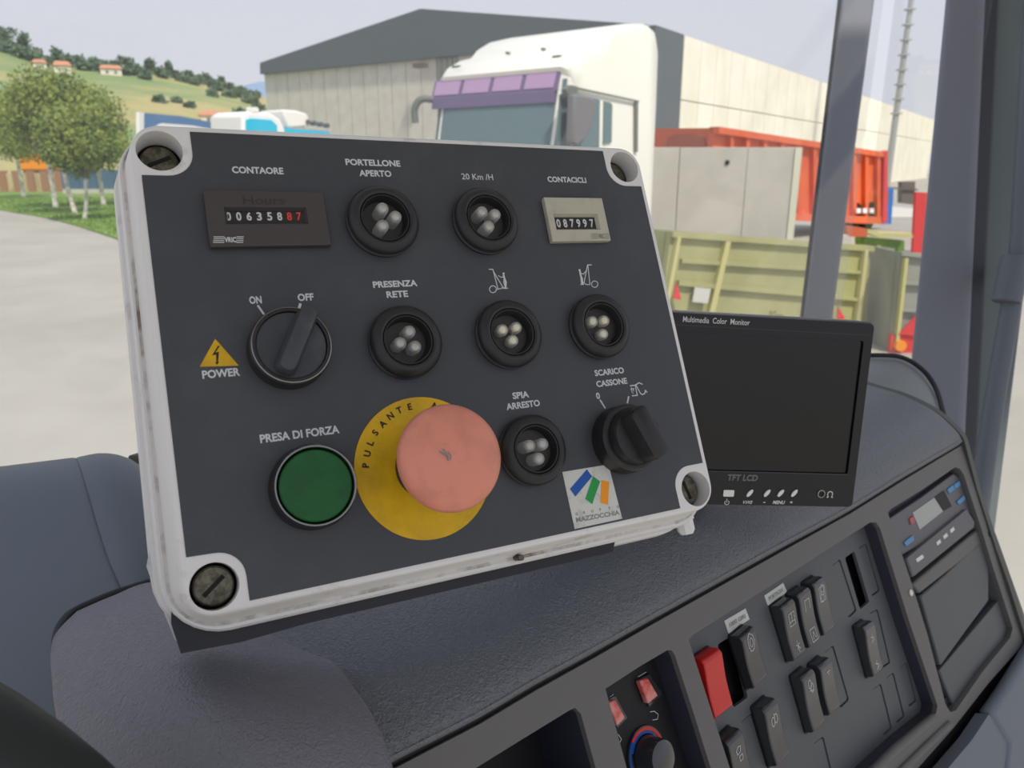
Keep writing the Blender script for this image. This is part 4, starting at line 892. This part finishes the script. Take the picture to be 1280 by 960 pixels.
# ------------------------------------------------------------------ warehouse
C0 = at_z(812, 32, 9.0); d1 = az(-55.2); d2 = az(34.8)
wh_ = thing('warehouse', Vector((C0.x, C0.y, 0)), 'large warehouse with dark grey gable cladding and cream panel side wall', 'building')
Lp = at_wall(330, 93, C0, d1); Le = at_wall(330, 79, C0, d1); Ap = at_wall(530, 12, C0, d1); Cb = at_wall(812, 67, C0, d1)
Bm = at_wall(530, 75.5, C0, d1)
def V2(p, z): return Vector((p.x, p.y, z))
inn = d2 * .35; print('WH', C0, Lp, Ap, Cb)
zb = lambda p: Lp.z + (Bm.z - Lp.z) * ((V2(p, 0) - V2(Lp, 0)).length / (V2(Bm, 0) - V2(Lp, 0)).length)
out = -d2 * .35
mb = MB(); pts = [V2(Lp, Lp.z), V2(Cb, Lp.z + (Bm.z - Lp.z) * 1.0), V2(C0, C0.z), Ap, V2(Le, Le.z)]; pts = [p + out for p in pts]
mb.add(pts + [p + d2 * .6 for p in pts], [tuple(range(5)), tuple(range(5, 10))] + [(i, (i + 1) % 5, (i + 1) % 5 + 5, i + 5) for i in range(5)]); mb.build('gable_cladding', M_clad, wh_)
Lg, Cg = V2(Lp, 0), V2(C0, 0); tot = (Cg - Lg).length; wd = (Cg - Lg).normalized(); nP = 30
x530 = (V2(Bm, 0) - Lg).length; x572 = (V2(at_wall(566, 75, C0, d1), 0) - Lg).length
k = 0; xx = 0
zt = Bm.z + .1
while xx < tot - .01:
    step = 1.25 if not (x530 <= xx < x572) else .42
    st2 = min(step, tot - xx); m = M_front if not (x530 <= xx < x572) else M_rib
    box(MB(), Lg + wd * (xx + .02), wd * (st2 - .05), d2 * .3, Z * (min(Lp.z, zt) + .05 if True else 0)).build('facade_panel', m, wh_); xx += step
# body, roof and side wall
LEN = 105
mb = MB(); p5 = [V2(Lg, 0), V2(Cg, 0), V2(C0, C0.z - .1), Ap - Z * .1, V2(Le, Le.z - .1)]; p5 = [p + d2 * .32 + (wd * .3 if i in (0, 4) else -wd * .3 if i in (1, 2) else Vector()) for i, p in enumerate(p5)]
mb.add(p5 + [p + d2 * LEN for p in p5], [tuple(range(5)), tuple(range(5, 10))] + [(i, (i + 1) % 5, (i + 1) % 5 + 5, i + 5) for i in range(5)]); mb.build('shell', M_rib, wh_)
s1 = (V2(at_wall(848, 45, C0, d2), 0) - Cg).length; z1 = at_wall(848, 45, C0, d2).z; zmid = at_wall(900, 134, C0, d2).z; print('SIDE', s1, z1, zmid)
s2_ = at_wall(1100, 129, C0, d2).z; print('sidetop far', s2_)
box(MB(), Cg - wd * .02, d2 * s1, wd * .35, Z * C0.z).build('corner_cladding', M_clad, wh_)
ztop = z1; zm = zmid; xx = s1; pw = 2.5
while xx < LEN:
    box(MB(), Cg + d2 * (xx + .03) + Z * .0, d2 * (pw - .06), wd * .35, Z * (zm - .04)).build('wall_panel', M_cream, wh_)
    box(MB(), Cg + d2 * (xx + .03) + Z * (zm + .02), d2 * (pw - .06), wd * .35, Z * (ztop - zm - .02)).build('wall_panel', M_cream, wh_); xx += pw
def sign(pxq, A, dr_, name, m, label, off=.1):
    n = Vector((-dr_.y, dr_.x, 0)); n = n if n.dot(A) > 0 else -n
    return quadprism(pxq, A, dr_, .08, m, name, wh_, off)
sg = sign([(752, 39.5), (787, 35.5), (785, 44.5), (751, 48)], C0 + out, d1, 'sign', M_ysign, '')
sg2 = sign([(745, 40), (752.5, 39.3), (751.5, 48), (744, 48.5)], C0 + out, d1, 'sign', M_osign, '', .1)
sf = sign([(757, 42), (783, 38.8), (782, 42), (757, 45)], C0 + out, d1, 'sign_text', mat('sign_text', (120, 105, 50), .7), '', .14)
sign([(817.5, 55), (825.5, 53), (825, 96), (817, 100)], C0 - wd * -.0, d2, 'sign', M_ysign, '', .1)
sign([(817, 100), (825, 96), (824.5, 107), (816.8, 110)], C0, d2, 'sign', M_osign, '', .1)
lampb = at_wall(521, 80, C0 - d2 * .6, d1); box(MB(), lampb, wd * .9, -d2 * .4, -Z * .25).build('wall_lamp', M_dark, wh_)

# ------------------------------------------------------------------ white lorry cab
dT = 9.44; T0 = at(697, 204, dT); T0.z = 0; tf = az(-52); ts = az(38)
tk = thing('lorry', T0, 'white high-roof lorry cab with purple sun visor', 'truck')
WT = 2.3
def tp(x, y, z): return T0 + tf * x + ts * y + Z * z
prof_ = [(0, .75), (0, 2.15), (.06, 2.35), (.28, 3.34), (.30, 3.42), (.26, 3.50), (.36, 3.62), (.62, 3.74), (.86, 3.80), (1.0, 3.92), (1.3, 4.06), (1.8, 4.18), (2.25, 4.24), (2.46, 4.18), (2.54, 4.0), (2.56, 3.2), (2.58, .75)]
mb = MB(); v = []; n_ = len(prof_)
ins = [(0, .12), (.03, .03), (.12, 0)]
secs = []
for x_, sh in ((0, .16), (.05, .05), (.16, 0), (WT - .16, 0), (WT - .05, .05), (WT, .16)):
    for (y_, z_) in prof_:
        zc = z_ - (sh * .9 if z_ > 3.3 else 0); yc = y_ + (sh if y_ < 1.2 else -sh * .4); v.append(tp(x_, yc, zc))
f = []
for j in range(5):
    for i in range(n_): f.append((j * n_ + i, j * n_ + (i + 1) % n_, (j + 1) * n_ + (i + 1) % n_, (j + 1) * n_ + i))
f += [tuple(range(n_)), tuple(range(5 * n_, 6 * n_))]
mb.add(v, f); mb.build('cab_body', M_truck, tk, smooth=40)
mb = MB(); v = [tp(x_, .06 + (z_ - 2.35) * .222 - .02 + (.04 if x_ in (.08, 2.22) else 0), z_) for z_ in (2.3, 2.7, 3.1, 3.36) for x_ in (.08, .3, 1.15, 2.0, 2.22)]
mb.add(v, [(j * 5 + i, j * 5 + i + 1, j * 5 + i + 6, j * 5 + i + 5) for j in range(3) for i in range(4)]); mb.build('windscreen', M_tglass, tk, smooth=60)
vz = [(3.46, .02), (3.36, -.12), (3.18, -.17), (3.05, -.1)]
def vis(z0, y0, z1, y1, x0, x1, m, nm):
    mb = MB(); v = []
    for (z_, y_) in ((z0, y0), (z1, y1), (z1, y1 + .03), (z0, y0 + .03)): v += [tp(x0, y_ + .18, z_), tp(x1, y_ + .18, z_)]
    mb.add(v, [(0, 1, 3, 2), (2, 3, 5, 4), (4, 5, 7, 6), (6, 7, 1, 0), (0, 2, 4, 6), (1, 3, 5, 7)]); return mb.build(nm, m, tk)
for k in range(4): x0 = .2 + k * .53; vis(3.45, .10, 3.26, .025, x0 + .03, x0 + .49, M_visor, 'visor_pane')
vis(3.46, .11, 3.22, .02, .18, WT + .02, M_visord, 'sun_visor'); vis(3.22, .02, 3.08, 0.0, .2, WT, M_visord, 'sun_visor')
# side glass and door
def side(pxq, m, nm, off=.02, th=.02): 
    return quadprism(pxq, T0, ts, th, m, nm, tk, off)
side([(699, 118), (713, 115), (748.5, 125), (747.5, 185), (694, 187)], M_tglass, 'side_window'); side([(754, 126.5), (761, 128), (764, 131), (763, 178), (753, 180)], M_tglass, 'side_window')
side([(706, 106.5), (796, 126), (796, 128), (706, 109.5)], M_tgrey, 'drip_rail', .04); side([(791.5, 127), (795.5, 128), (795, 190), (791.5, 190)], M_tgrey, 'door_gap', .03)
side([(697, 112), (703, 107), (712, 109), (713, 116), (700, 119)], M_tgrey, 'mirror_arm', .12, .06)
c = at_wall(723, 150, T0 - tf * .35, ts)
mb = MB(); pq = [at_wall(x, y, T0 - tf * .25, ts) for x, y in [(719, 117), (738, 120), (746, 126), (742, 152), (732, 174), (722, 183), (716, 179)]]; k = len(pq)
mb.add(pq + [q + tf * .12 for q in pq], [tuple(range(k)), tuple(range(k, 2 * k))] + [(i, (i + 1) % k, (i + 1) % k + k, i + k) for i in range(k)]); mb.build('mirror', M_mirror, tk, bevel=30)
tube(MB(), spline([tp(2.25, .3, 3.2), tp(2.42, .12, 3.22), tp(2.5, .05, 3.1), tp(2.5, .05, 2.9)], 4), .05, 10).build('mirror', M_tgrey, tk, smooth=50)
for x_ in (.3, WT - .3): box(MB(), tp(x_ - .06, .36, 3.62), tf * .12, ts * .1, Z * .03).build('marker_lamp', M_tgrey, tk)
for x_ in (.8, 1.4): box(MB(), tp(x_ - .02, .75, 3.79), tf * .04, ts * .06, Z * .03).build('marker_lamp', M_tgrey, tk)
box(MB(), tp(.25, .2, .55), tf * (WT - .5), ts * 2.35, Z * .35).build('chassis', M_tgrey, tk)
for y_ in (1.2,):
    for x_ in (.0, WT - .32): tube(MB(), [tp(x_, y_, .5), tp(x_ + .32, y_, .5)], .5, 24).build('wheel', M_tyre, tk, smooth=40)
box(MB(), tp(.0, -.02, .6), tf * WT, ts * .3, Z * .5).build('bumper', M_truck, tk, bevel=60)

# ------------------------------------------------------------------ precast wall, tipper, skips, background vehicles
pw_ = thing('retaining_wall', V2_(at(900, 204, 13)), 'free-standing grey precast concrete wall of tall panels', 'wall')
A = at(700, 204, 13.2); Bq = at(1003, 204, 12.6); A.z = Bq.z = 0; dr_ = (Bq - A).normalized()
nn = Vector((-dr_.y, dr_.x, 0)); nn = nn if nn.dot(A) > 0 else -nn
for xa, xb in ((700, 772), (772.5, 849.5), (850.5, 935), (935.6, 994)): 
    pa, pb = at_wall(xa, 184.2, A, dr_), at_wall(xb, 184.2, A, dr_); box(MB(), V2(pa, 0), V2(pb, 0) - V2(pa, 0), nn * .22, Z * ((pa.z + pb.z) / 2)).build('panel', M_precast, pw_, bevel=8)
pa, pb = at_wall(994.3, 184.2, A, dr_), at_wall(1003, 184.2, A, dr_); box(MB(), V2(pa, 0) - nn * .02, V2(pb, 0) - V2(pa, 0), nn * .26, Z * pa.z).build('end_strip', M_pedge, pw_)
c = at_wall(909, 203, A, dr_); tube(MB(), [c - nn * .02, c + nn * .05], .04, 10).build('lifting_hole', M_slot, pw_)
# tipper
tpp = thing('tipper_truck', V2_(at(950, 204, 22)), 'orange ribbed tipper truck body behind the concrete wall', 'truck')
E0 = at(891, 204, 21); E0.z = 0; e_d2 = (V2(at(1100, 204, 27.5), 0) - E0).normalized(); e_d1 = (V2(at(815, 204, 22.5), 0) - E0).normalized()
quadprism([(891, 160), (1003, 178), (1101, 192), (1098, 278), (1003, 273), (891, 268)], E0, e_d2, .15, M_orange, 'body_side', tpp)
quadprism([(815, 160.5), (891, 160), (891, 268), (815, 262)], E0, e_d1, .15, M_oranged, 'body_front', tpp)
quadprism([(835, 172), (845, 168), (872, 168), (881, 172), (884, 186), (833, 186)], E0, e_d1, .05, mat('tipper_brown', (160, 84, 62), .7), 'front_plate', tpp, .04)  # darker brownish plate on the body front
for x in (908, 928, 950, 972, 992, 1012, 1030, 1047, 1062, 1077, 1092):
    yt = 160 + (x - 891) * .153; quadprism([(x, yt + 5), (x + 4, yt + 5.6), (x + 4, 272), (x, 272)], E0, e_d2, .2, M_orange, 'rib', tpp, .14)
quadprism([(891, 158.5), (1101, 190.5), (1101, 197), (891, 167)], E0, e_d2, .3, M_orange, 'top_rail', tpp, .2); quadprism([(891, 262), (1098, 271), (1098, 280), (891, 272)], E0, e_d2, .3, M_orange, 'bottom_rail', tpp, .18)
quadprism([(1098, 190), (1102, 188), (1102, 278), (1096, 278)], E0, e_d2, .2, M_redp, 'tailgate', tpp, .22)
for x in (1062, 1070, 1078.5): quadprism([(x, 260), (x + 5, 260), (x + 5, 266), (x, 266)], E0, e_d2, .05, M_wp, 'reflector', tpp, .26)
nn2 = Vector((-e_d2.y, e_d2.x, 0)); nn2 = nn2 if nn2.dot(E0) > 0 else -nn2
back = nn2 * 2.3
mb = MB(); zc = [E0, V2(at_wall(1098, 204, E0, e_d2), 0)]; box(mb, zc[0] + Z * .9 + nn2 * .2, zc[1] - zc[0], back, Z * .15); mb.build('bed', M_dark, tpp)
for x in (915, 945, 1040, 1072, 1090): c = at_wall(x, 250, E0, e_d2); c.z = .5; tube(MB(), [c, c + nn2 * .35], .5, 20).build('wheel', M_tyre, tpp, smooth=40)
# skips
def skip(name, label, A, dr_, face, ribs_v, ribs_h, m, mr_, depth, rim=True):
    t = thing(name, V2(at_wall(*face[0], A, dr_), 0), label, 'skip'); quadprism(face, A, dr_, .12, m, 'side', t, 0)
    n = Vector((-dr_.y, dr_.x, 0)); n = n if n.dot(A) > 0 else -n
    for q in ribs_v: quadprism(q, A, dr_, .1, mr_, 'post', t, .08)
    for q in ribs_h: quadprism(q, A, dr_, .1, m, 'rail', t, .06)
    p0, p1 = at_wall(*face[0], A, dr_), at_wall(*face[1], A, dr_)
    q0, q1 = at_wall(*face[3], A, dr_), at_wall(*face[2], A, dr_)
    mb = MB().add([p0 + n * .1, p0 + n * depth, q0 + n * depth, q0 + n * .1], [(0, 1, 2, 3)]); mb.build('end', m, t)
    mb = MB().add([p0 + n * depth, p1 + n * depth, q1 + n * depth, q0 + n * depth], [(0, 1, 2, 3)]); mb.build('back', m, t)
    return t, n
A = at(838, 204, 8.6); A.z = 0; Bq = at(1090, 204, 9.6); Bq.z = 0; dr_ = (Bq - A).normalized()
sk1, n1 = skip('skip', 'long olive green skip with pale posts behind the monitor', A, dr_, [(839, 290), (1088, 309), (1080, 470), (815, 470)],
     [[(903, 301), (909, 301.5), (882, 420), (875, 420)], [(843, 296), (847, 296), (825, 420), (820, 420)], [(1076, 312), (1080, 312), (1068, 430), (1062, 430)]],
     [[(838, 289), (1089, 307), (1089, 314), (838, 296)], [(850, 323), (1075, 338), (1075, 342), (849, 328)], [(846, 350), (1072, 372), (1072, 376), (845, 356)]], M_olive, M_olrib, .5)
quadprism([(840, 351.5), (846, 373), (836, 372)], A, dr_, .02, M_redp, 'reflector', sk1, .1); quadprism([(1041, 382), (1049, 396), (1040, 400)], A, dr_, .02, M_redp, 'reflector', sk1, .1)
quadprism([(864, 358), (884, 360), (880, 378), (861, 376)], A, dr_, .02, M_silver, 'plate', sk1, .08)
lg = MB(); 
lf_ = Frame(at_wall(960, 389, A, dr_) - n1 * .1, dr_, -Z, -n1); text(lg, lf_, 'D.F.', (0, 0), 110, 38, 0); text(lg, lf_, 'AUTOTRASPORTI', (-10, 42), 330, 22, 0)
lg.build('lettering', M_bprint, sk1)
# end face of first skip
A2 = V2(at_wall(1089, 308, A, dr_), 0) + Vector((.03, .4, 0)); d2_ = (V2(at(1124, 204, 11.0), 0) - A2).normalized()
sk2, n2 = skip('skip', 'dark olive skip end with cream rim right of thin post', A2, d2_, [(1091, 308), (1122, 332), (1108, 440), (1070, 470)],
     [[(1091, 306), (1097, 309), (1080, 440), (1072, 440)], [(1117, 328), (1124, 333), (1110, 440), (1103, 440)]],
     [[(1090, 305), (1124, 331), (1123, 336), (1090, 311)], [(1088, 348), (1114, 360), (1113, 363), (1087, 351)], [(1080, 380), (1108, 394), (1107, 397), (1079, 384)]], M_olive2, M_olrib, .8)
A3 = at(1118, 204, 9.2); A3.z = 0; B3 = at(1160, 204, 9.2); B3.z = 0; d3 = (B3 - A3).normalized()
sk3, n3 = skip('skip', 'grey skip with red triangle and orange lamp beside the pillar', A3, d3, [(1126, 316), (1162, 320), (1160, 450), (1112, 450)],
     [[(1128, 322), (1132, 322), (1120, 430), (1116, 430)]], [[(1125, 314), (1162, 318), (1162, 323), (1125, 319)], [(1128, 351), (1160, 353), (1160, 357), (1128, 355)], [(1122, 385), (1160, 388), (1160, 391), (1122, 388)]], M_bin, M_olrib, .9)
quadprism([(1142, 391), (1142, 418), (1119, 416)], A3, d3, .02, M_redp, 'warning_triangle', sk3, .09)
quadprism([(1112, 418), (1160, 420), (1160, 446), (1110, 446)], A3, d3, .08, M_redp, 'tail_board', sk3, .05)
c = at_wall(1121, 430, A3, d3) - n3 * .12; tube(MB(), [c, c + n3 * .1], .07, 18).build('lamp', M_omach, sk3, smooth=40)
# vehicles in the gap
def vehicle(name, label, cat, parts, x, d):
    A = at(x, 204, d); A.z = 0; dr_ = Vector((1, 0, 0)); t = thing(name, A, label, cat)
    for pq, m, nm, th, off in parts: quadprism(pq, A, dr_, th, m, nm, t, off)
    return t
vehicle('truck', 'small blue lorry cab right of the orange tipper body', 'truck', [([(1096, 238), (1117, 236), (1117, 240), (1114, 281), (1090, 280)], M_blue, 'cab', .5, 0), ([(1100, 240), (1112, 239), (1111, 252), (1099, 252)], M_tglass, 'window', .03, .03),
        ([(1092, 281), (1112, 281), (1112, 290), (1092, 290)], M_tyre, 'wheel', .4, -.3)], 1105, 30)
vehicle('van', 'small white flatbed with dark box load beyond the blue cab', 'truck', [([(1114, 258), (1146, 261), (1146, 280), (1112, 278)], M_wp, 'body', .5, 0), ([(1128, 227), (1144, 227), (1144, 256), (1127, 254)], M_dark, 'load', .4, 0),
        ([(1098, 233), (1146, 236), (1146, 238), (1098, 235)], M_dark, 'rail', .1, .1), ([(1114, 280), (1146, 281), (1146, 291), (1114, 290)], M_tyre, 'wheel', .4, -.3)], 1130, 34)
vehicle('container', 'tall red panel standing against the left side of the wide pillar', 'container', [([(1145, 240), (1175, 242), (1172, 319), (1141, 318)], M_redp, 'side', .12, 0)], 1150, 20)
vehicle('beam', 'stack of yellowish steel beams lying behind the skips', 'beam', [([(1085, 286), (1100, 291), (1140, 292), (1142, 297), (1100, 297), (1084, 291)], M_olrib, 'beam', .4, 0), ([(1058, 282), (1084, 286), (1084, 296), (1060, 296)], M_oranged, 'frame', .4, 0), ([(1086, 298), (1142, 303), (1142, 345), (1086, 345)], M_grass, 'weeds', .3, -.4)], 1110, 16)
vehicle('skip', 'brown-grey low load behind the long olive skip', 'skip', [([(1040, 296), (1060, 294), (1068, 302), (1066, 378), (1036, 378)], M_precast, 'block', .5, 0)], 1055, 13)
# mast
ma = thing('lattice_mast', V2(at(1112, 204, 60), 0), 'tall thin lamp mast against the sky', 'mast')
a = at(1112, 204, 60); a.z = 0; b0 = at(1131, -40, 60); zt_ = b0.z
tube(MB(), [a, V2(a, zt_ * .5), V2(a, zt_)], [.28, .22, .18], 8).build('pole', M_mast, ma)
for k in range(16): q = V2(a, 6 + k * 1.05); box(MB(), q + Vector((-.32, -.32, 0)), (.64, 0, 0), (0, .64, 0), (0, 0, .1)).build('rung', M_mast, ma)
for zz in (zt_ * .86, zt_ * .95): box(MB(), V2(a, zz) + Vector((-.9, -.2, 0)), (.6, 0, 0), (0, .3, 0), (0, 0, .3)).build('floodlight', M_tgrey, ma)

# ------------------------------------------------------------------ hill, houses, far trees
ridge = [(-400, 20), (-150, 30), (0, 55), (20, 60), (60, 76), (100, 80), (150, 84), (200, 92), (260, 105), (300, 113), (340, 124), (420, 150), (600, 190), (900, 200)]
def ridge_y(x):
    for (a, ya), (b, yb) in zip(ridge, ridge[1:]):
        if a <= x <= b: return ya + (yb - ya) * (x - a) / (b - a)
    return 200
def hillpt(x, s):                                                   # s 0 foot .. 1 ridge
    r = ray(x, ridge_y(x)); el = r.z / math.hypot(r.x, r.y); dist = 130 + 330 * s
    hz = (CAM.z + el * 460) * (s ** 1.25); d = Vector((r.x, r.y, 0)).normalized() * dist; return Vector((d.x, d.y, max(hz, -.2)))
hm = MB(); xs = list(range(-400, 901, 26)); ss = [i / 22 for i in range(23)] + [1.12, 1.3]
def hp(x, s):
    if s <= 1: return hillpt(x, s)
    p = hillpt(x, 1); q = p * s; q.z = p.z * (1 - (s - 1) * 1.5); return q
v = [hp(x, s) for s in ss for x in xs]; nx = len(xs)
hm.add(v, [(j * nx + i, j * nx + i + 1, (j + 1) * nx + i + 1, (j + 1) * nx + i) for j in range(len(ss) - 1) for i in range(nx - 1)])
tag(hm.build('hillside', M_hill, smooth=60, kind='structure'), 'green and straw-coloured hillside fields')
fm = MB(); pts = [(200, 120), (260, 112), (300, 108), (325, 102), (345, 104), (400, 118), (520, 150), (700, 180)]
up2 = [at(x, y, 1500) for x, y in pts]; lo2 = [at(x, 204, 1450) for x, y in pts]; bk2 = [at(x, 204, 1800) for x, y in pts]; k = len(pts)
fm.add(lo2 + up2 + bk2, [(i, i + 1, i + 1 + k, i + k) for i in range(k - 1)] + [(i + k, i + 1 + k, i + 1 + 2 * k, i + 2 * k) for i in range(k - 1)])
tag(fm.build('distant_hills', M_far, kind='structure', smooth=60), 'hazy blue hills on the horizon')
def blob(mb, c, rx, rz, seed):
    random.seed(seed)
    for _ in range(7):
        d = Vector((random.uniform(-.5, .5) * rx, random.uniform(-.4, .4) * rx, random.uniform(-.4, .5) * rz)); r = random.uniform(.5, .75)
        n, m_ = 9, 6; v = []
        for j in range(m_ + 1):
            for i in range(n):
                a, b = 2 * pi * i / n, pi * j / m_; k = r * random.uniform(.85, 1.15); v.append(c + d + Vector((cos(a) * sin(b) * rx * k, sin(a) * sin(b) * rx * k, cos(b) * rz * k)))
        mb.add(v, [(j * n + i, j * n + (i + 1) % n, (j + 1) * n + (i + 1) % n, (j + 1) * n + i) for j in range(m_) for i in range(n)])
ht = [(-40, 1, 24, 16), (4, 1, 16, 15), (30, .99, 9, 17), (18, .93, 16, 13), (45, .93, 14, 12), (60, .93, 12, 9), (74, 1.0, 9, 15), (99, .97, 12, 12), (116, .95, 10, 9), (134, .97, 8, 6), (158, .98, 9, 13), (172, .95, 8, 8), (187, .99, 9, 15), (197, .96, 10, 9), (211, .99, 8, 15), (222, .97, 10, 10), (236, .98, 9, 10),
      (248, .96, 9, 8), (259, .98, 9, 11), (268, .95, 11, 10), (278, .97, 6, 11), (288, .96, 8, 8), (303, .95, 9, 7), (318, .95, 9, 8), (156, .88, 7, 8), (180, .86, 9, 7), (285, .82, 9, 7), (312, .78, 14, 8), (262, .78, 9, 6), (216, .6, 8, 5), (236, .56, 8, 5), (195, .57, 8, 5), (300, .55, 14, 6), (322, .65, 12, 8)]
ht += [(-10, .93, 16, 12), (10, .90, 14, 12), (24, .88, 12, 11), (38, .9, 12, 10), (52, .88, 10, 9), (88, .94, 11, 12), (104, .90, 11, 10), (122, .9, 10, 10), (146, .93, 10, 11), (166, .9, 10, 9), (204, .93, 9, 9), (230, .93, 9, 9), (242, .92, 9, 8), (272, .90, 10, 9), (310, .9, 10, 8), (296, .85, 9, 7)]
ht.sort()
ORD = 'first second third fourth fifth sixth seventh eighth ninth tenth eleventh twelfth thirteenth fourteenth fifteenth sixteenth seventeenth eighteenth nineteenth twentieth'.split() + ['twenty-' + q for q in 'first second third fourth fifth sixth seventh eighth ninth'.split()] + ['thirtieth'] + ['thirty-' + q for q in 'first second third fourth fifth sixth seventh eighth ninth'.split()] + ['fortieth']
cnt = {}
def LAB(o, x, s):
    row = 'top of the ridge' if s >= .94 else ('slope just below the ridge' if s >= .8 else 'lower slope of the hill')
    cnt[row] = cnt.get(row, 0) + 1; size = 'hazy dark green'
    tag(o, size + ' tree, ' + ORD[cnt[row] - 1] + ' from the left along the ' + row, 'tree', 'trees on the hill')
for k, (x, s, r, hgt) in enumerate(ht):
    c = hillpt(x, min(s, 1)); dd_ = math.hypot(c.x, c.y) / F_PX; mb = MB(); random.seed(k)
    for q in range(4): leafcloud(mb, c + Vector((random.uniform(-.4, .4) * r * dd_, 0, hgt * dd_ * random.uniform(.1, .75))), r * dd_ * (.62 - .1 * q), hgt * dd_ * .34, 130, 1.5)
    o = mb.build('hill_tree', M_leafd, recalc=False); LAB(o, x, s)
def house(x, s, wpx, hpx, label, dz=0):
    c = hillpt(x, s); dd_ = math.hypot(c.x, c.y) / F_PX; w_, h_ = wpx * dd_, hpx * dd_; t = thing('house', c, label, 'house'); c = c + Z * dz
    dx = Vector((c.y, -c.x, 0)).normalized(); dy = Vector((c.x, c.y, 0)).normalized()
    a = c - dx * w_ / 2; box(MB(), a - Z * 3, dx * w_, dy * 8, Z * (h_ * .6 + 3)).build('wall', M_house, t)
    z0 = h_ * .6; r = [a - dx * .6 - dy * .6 + Z * z0, a + dx * (w_ + .6) - dy * .6 + Z * z0, a + dx * (w_ + .6) + dy * 8.6 + Z * z0, a - dx * .6 + dy * 8.6 + Z * z0, a + dx * .8 + dy * 4 + Z * h_, a + dx * (w_ - .8) + dy * 4 + Z * h_]
    MB().add(r, [(0, 1, 5, 4), (1, 2, 5), (2, 3, 4, 5), (3, 0, 4), (0, 1, 2, 3)]).build('roof', M_roof, t)
    for q in (.25, .65): box(MB(), a + dx * w_ * q - dy * .1 + Z * h_ * .15, dx * w_ * .12, dy * .1, Z * h_ * .25).build('window', M_tglass, t)
house(77, .83, 15, 13, 'white house with red roof on the hill left of centre'); house(48, .83, 12, 10, 'long low house left of the white hill house'); house(138, .86, 20, 11, 'pinkish house among trees on the hilltop, right of the others')
house(262, .42, 26, 14, 'pale house in the valley above the blue trailer'); house(301, .42, 16, 8, 'small low house right of the pale valley house')
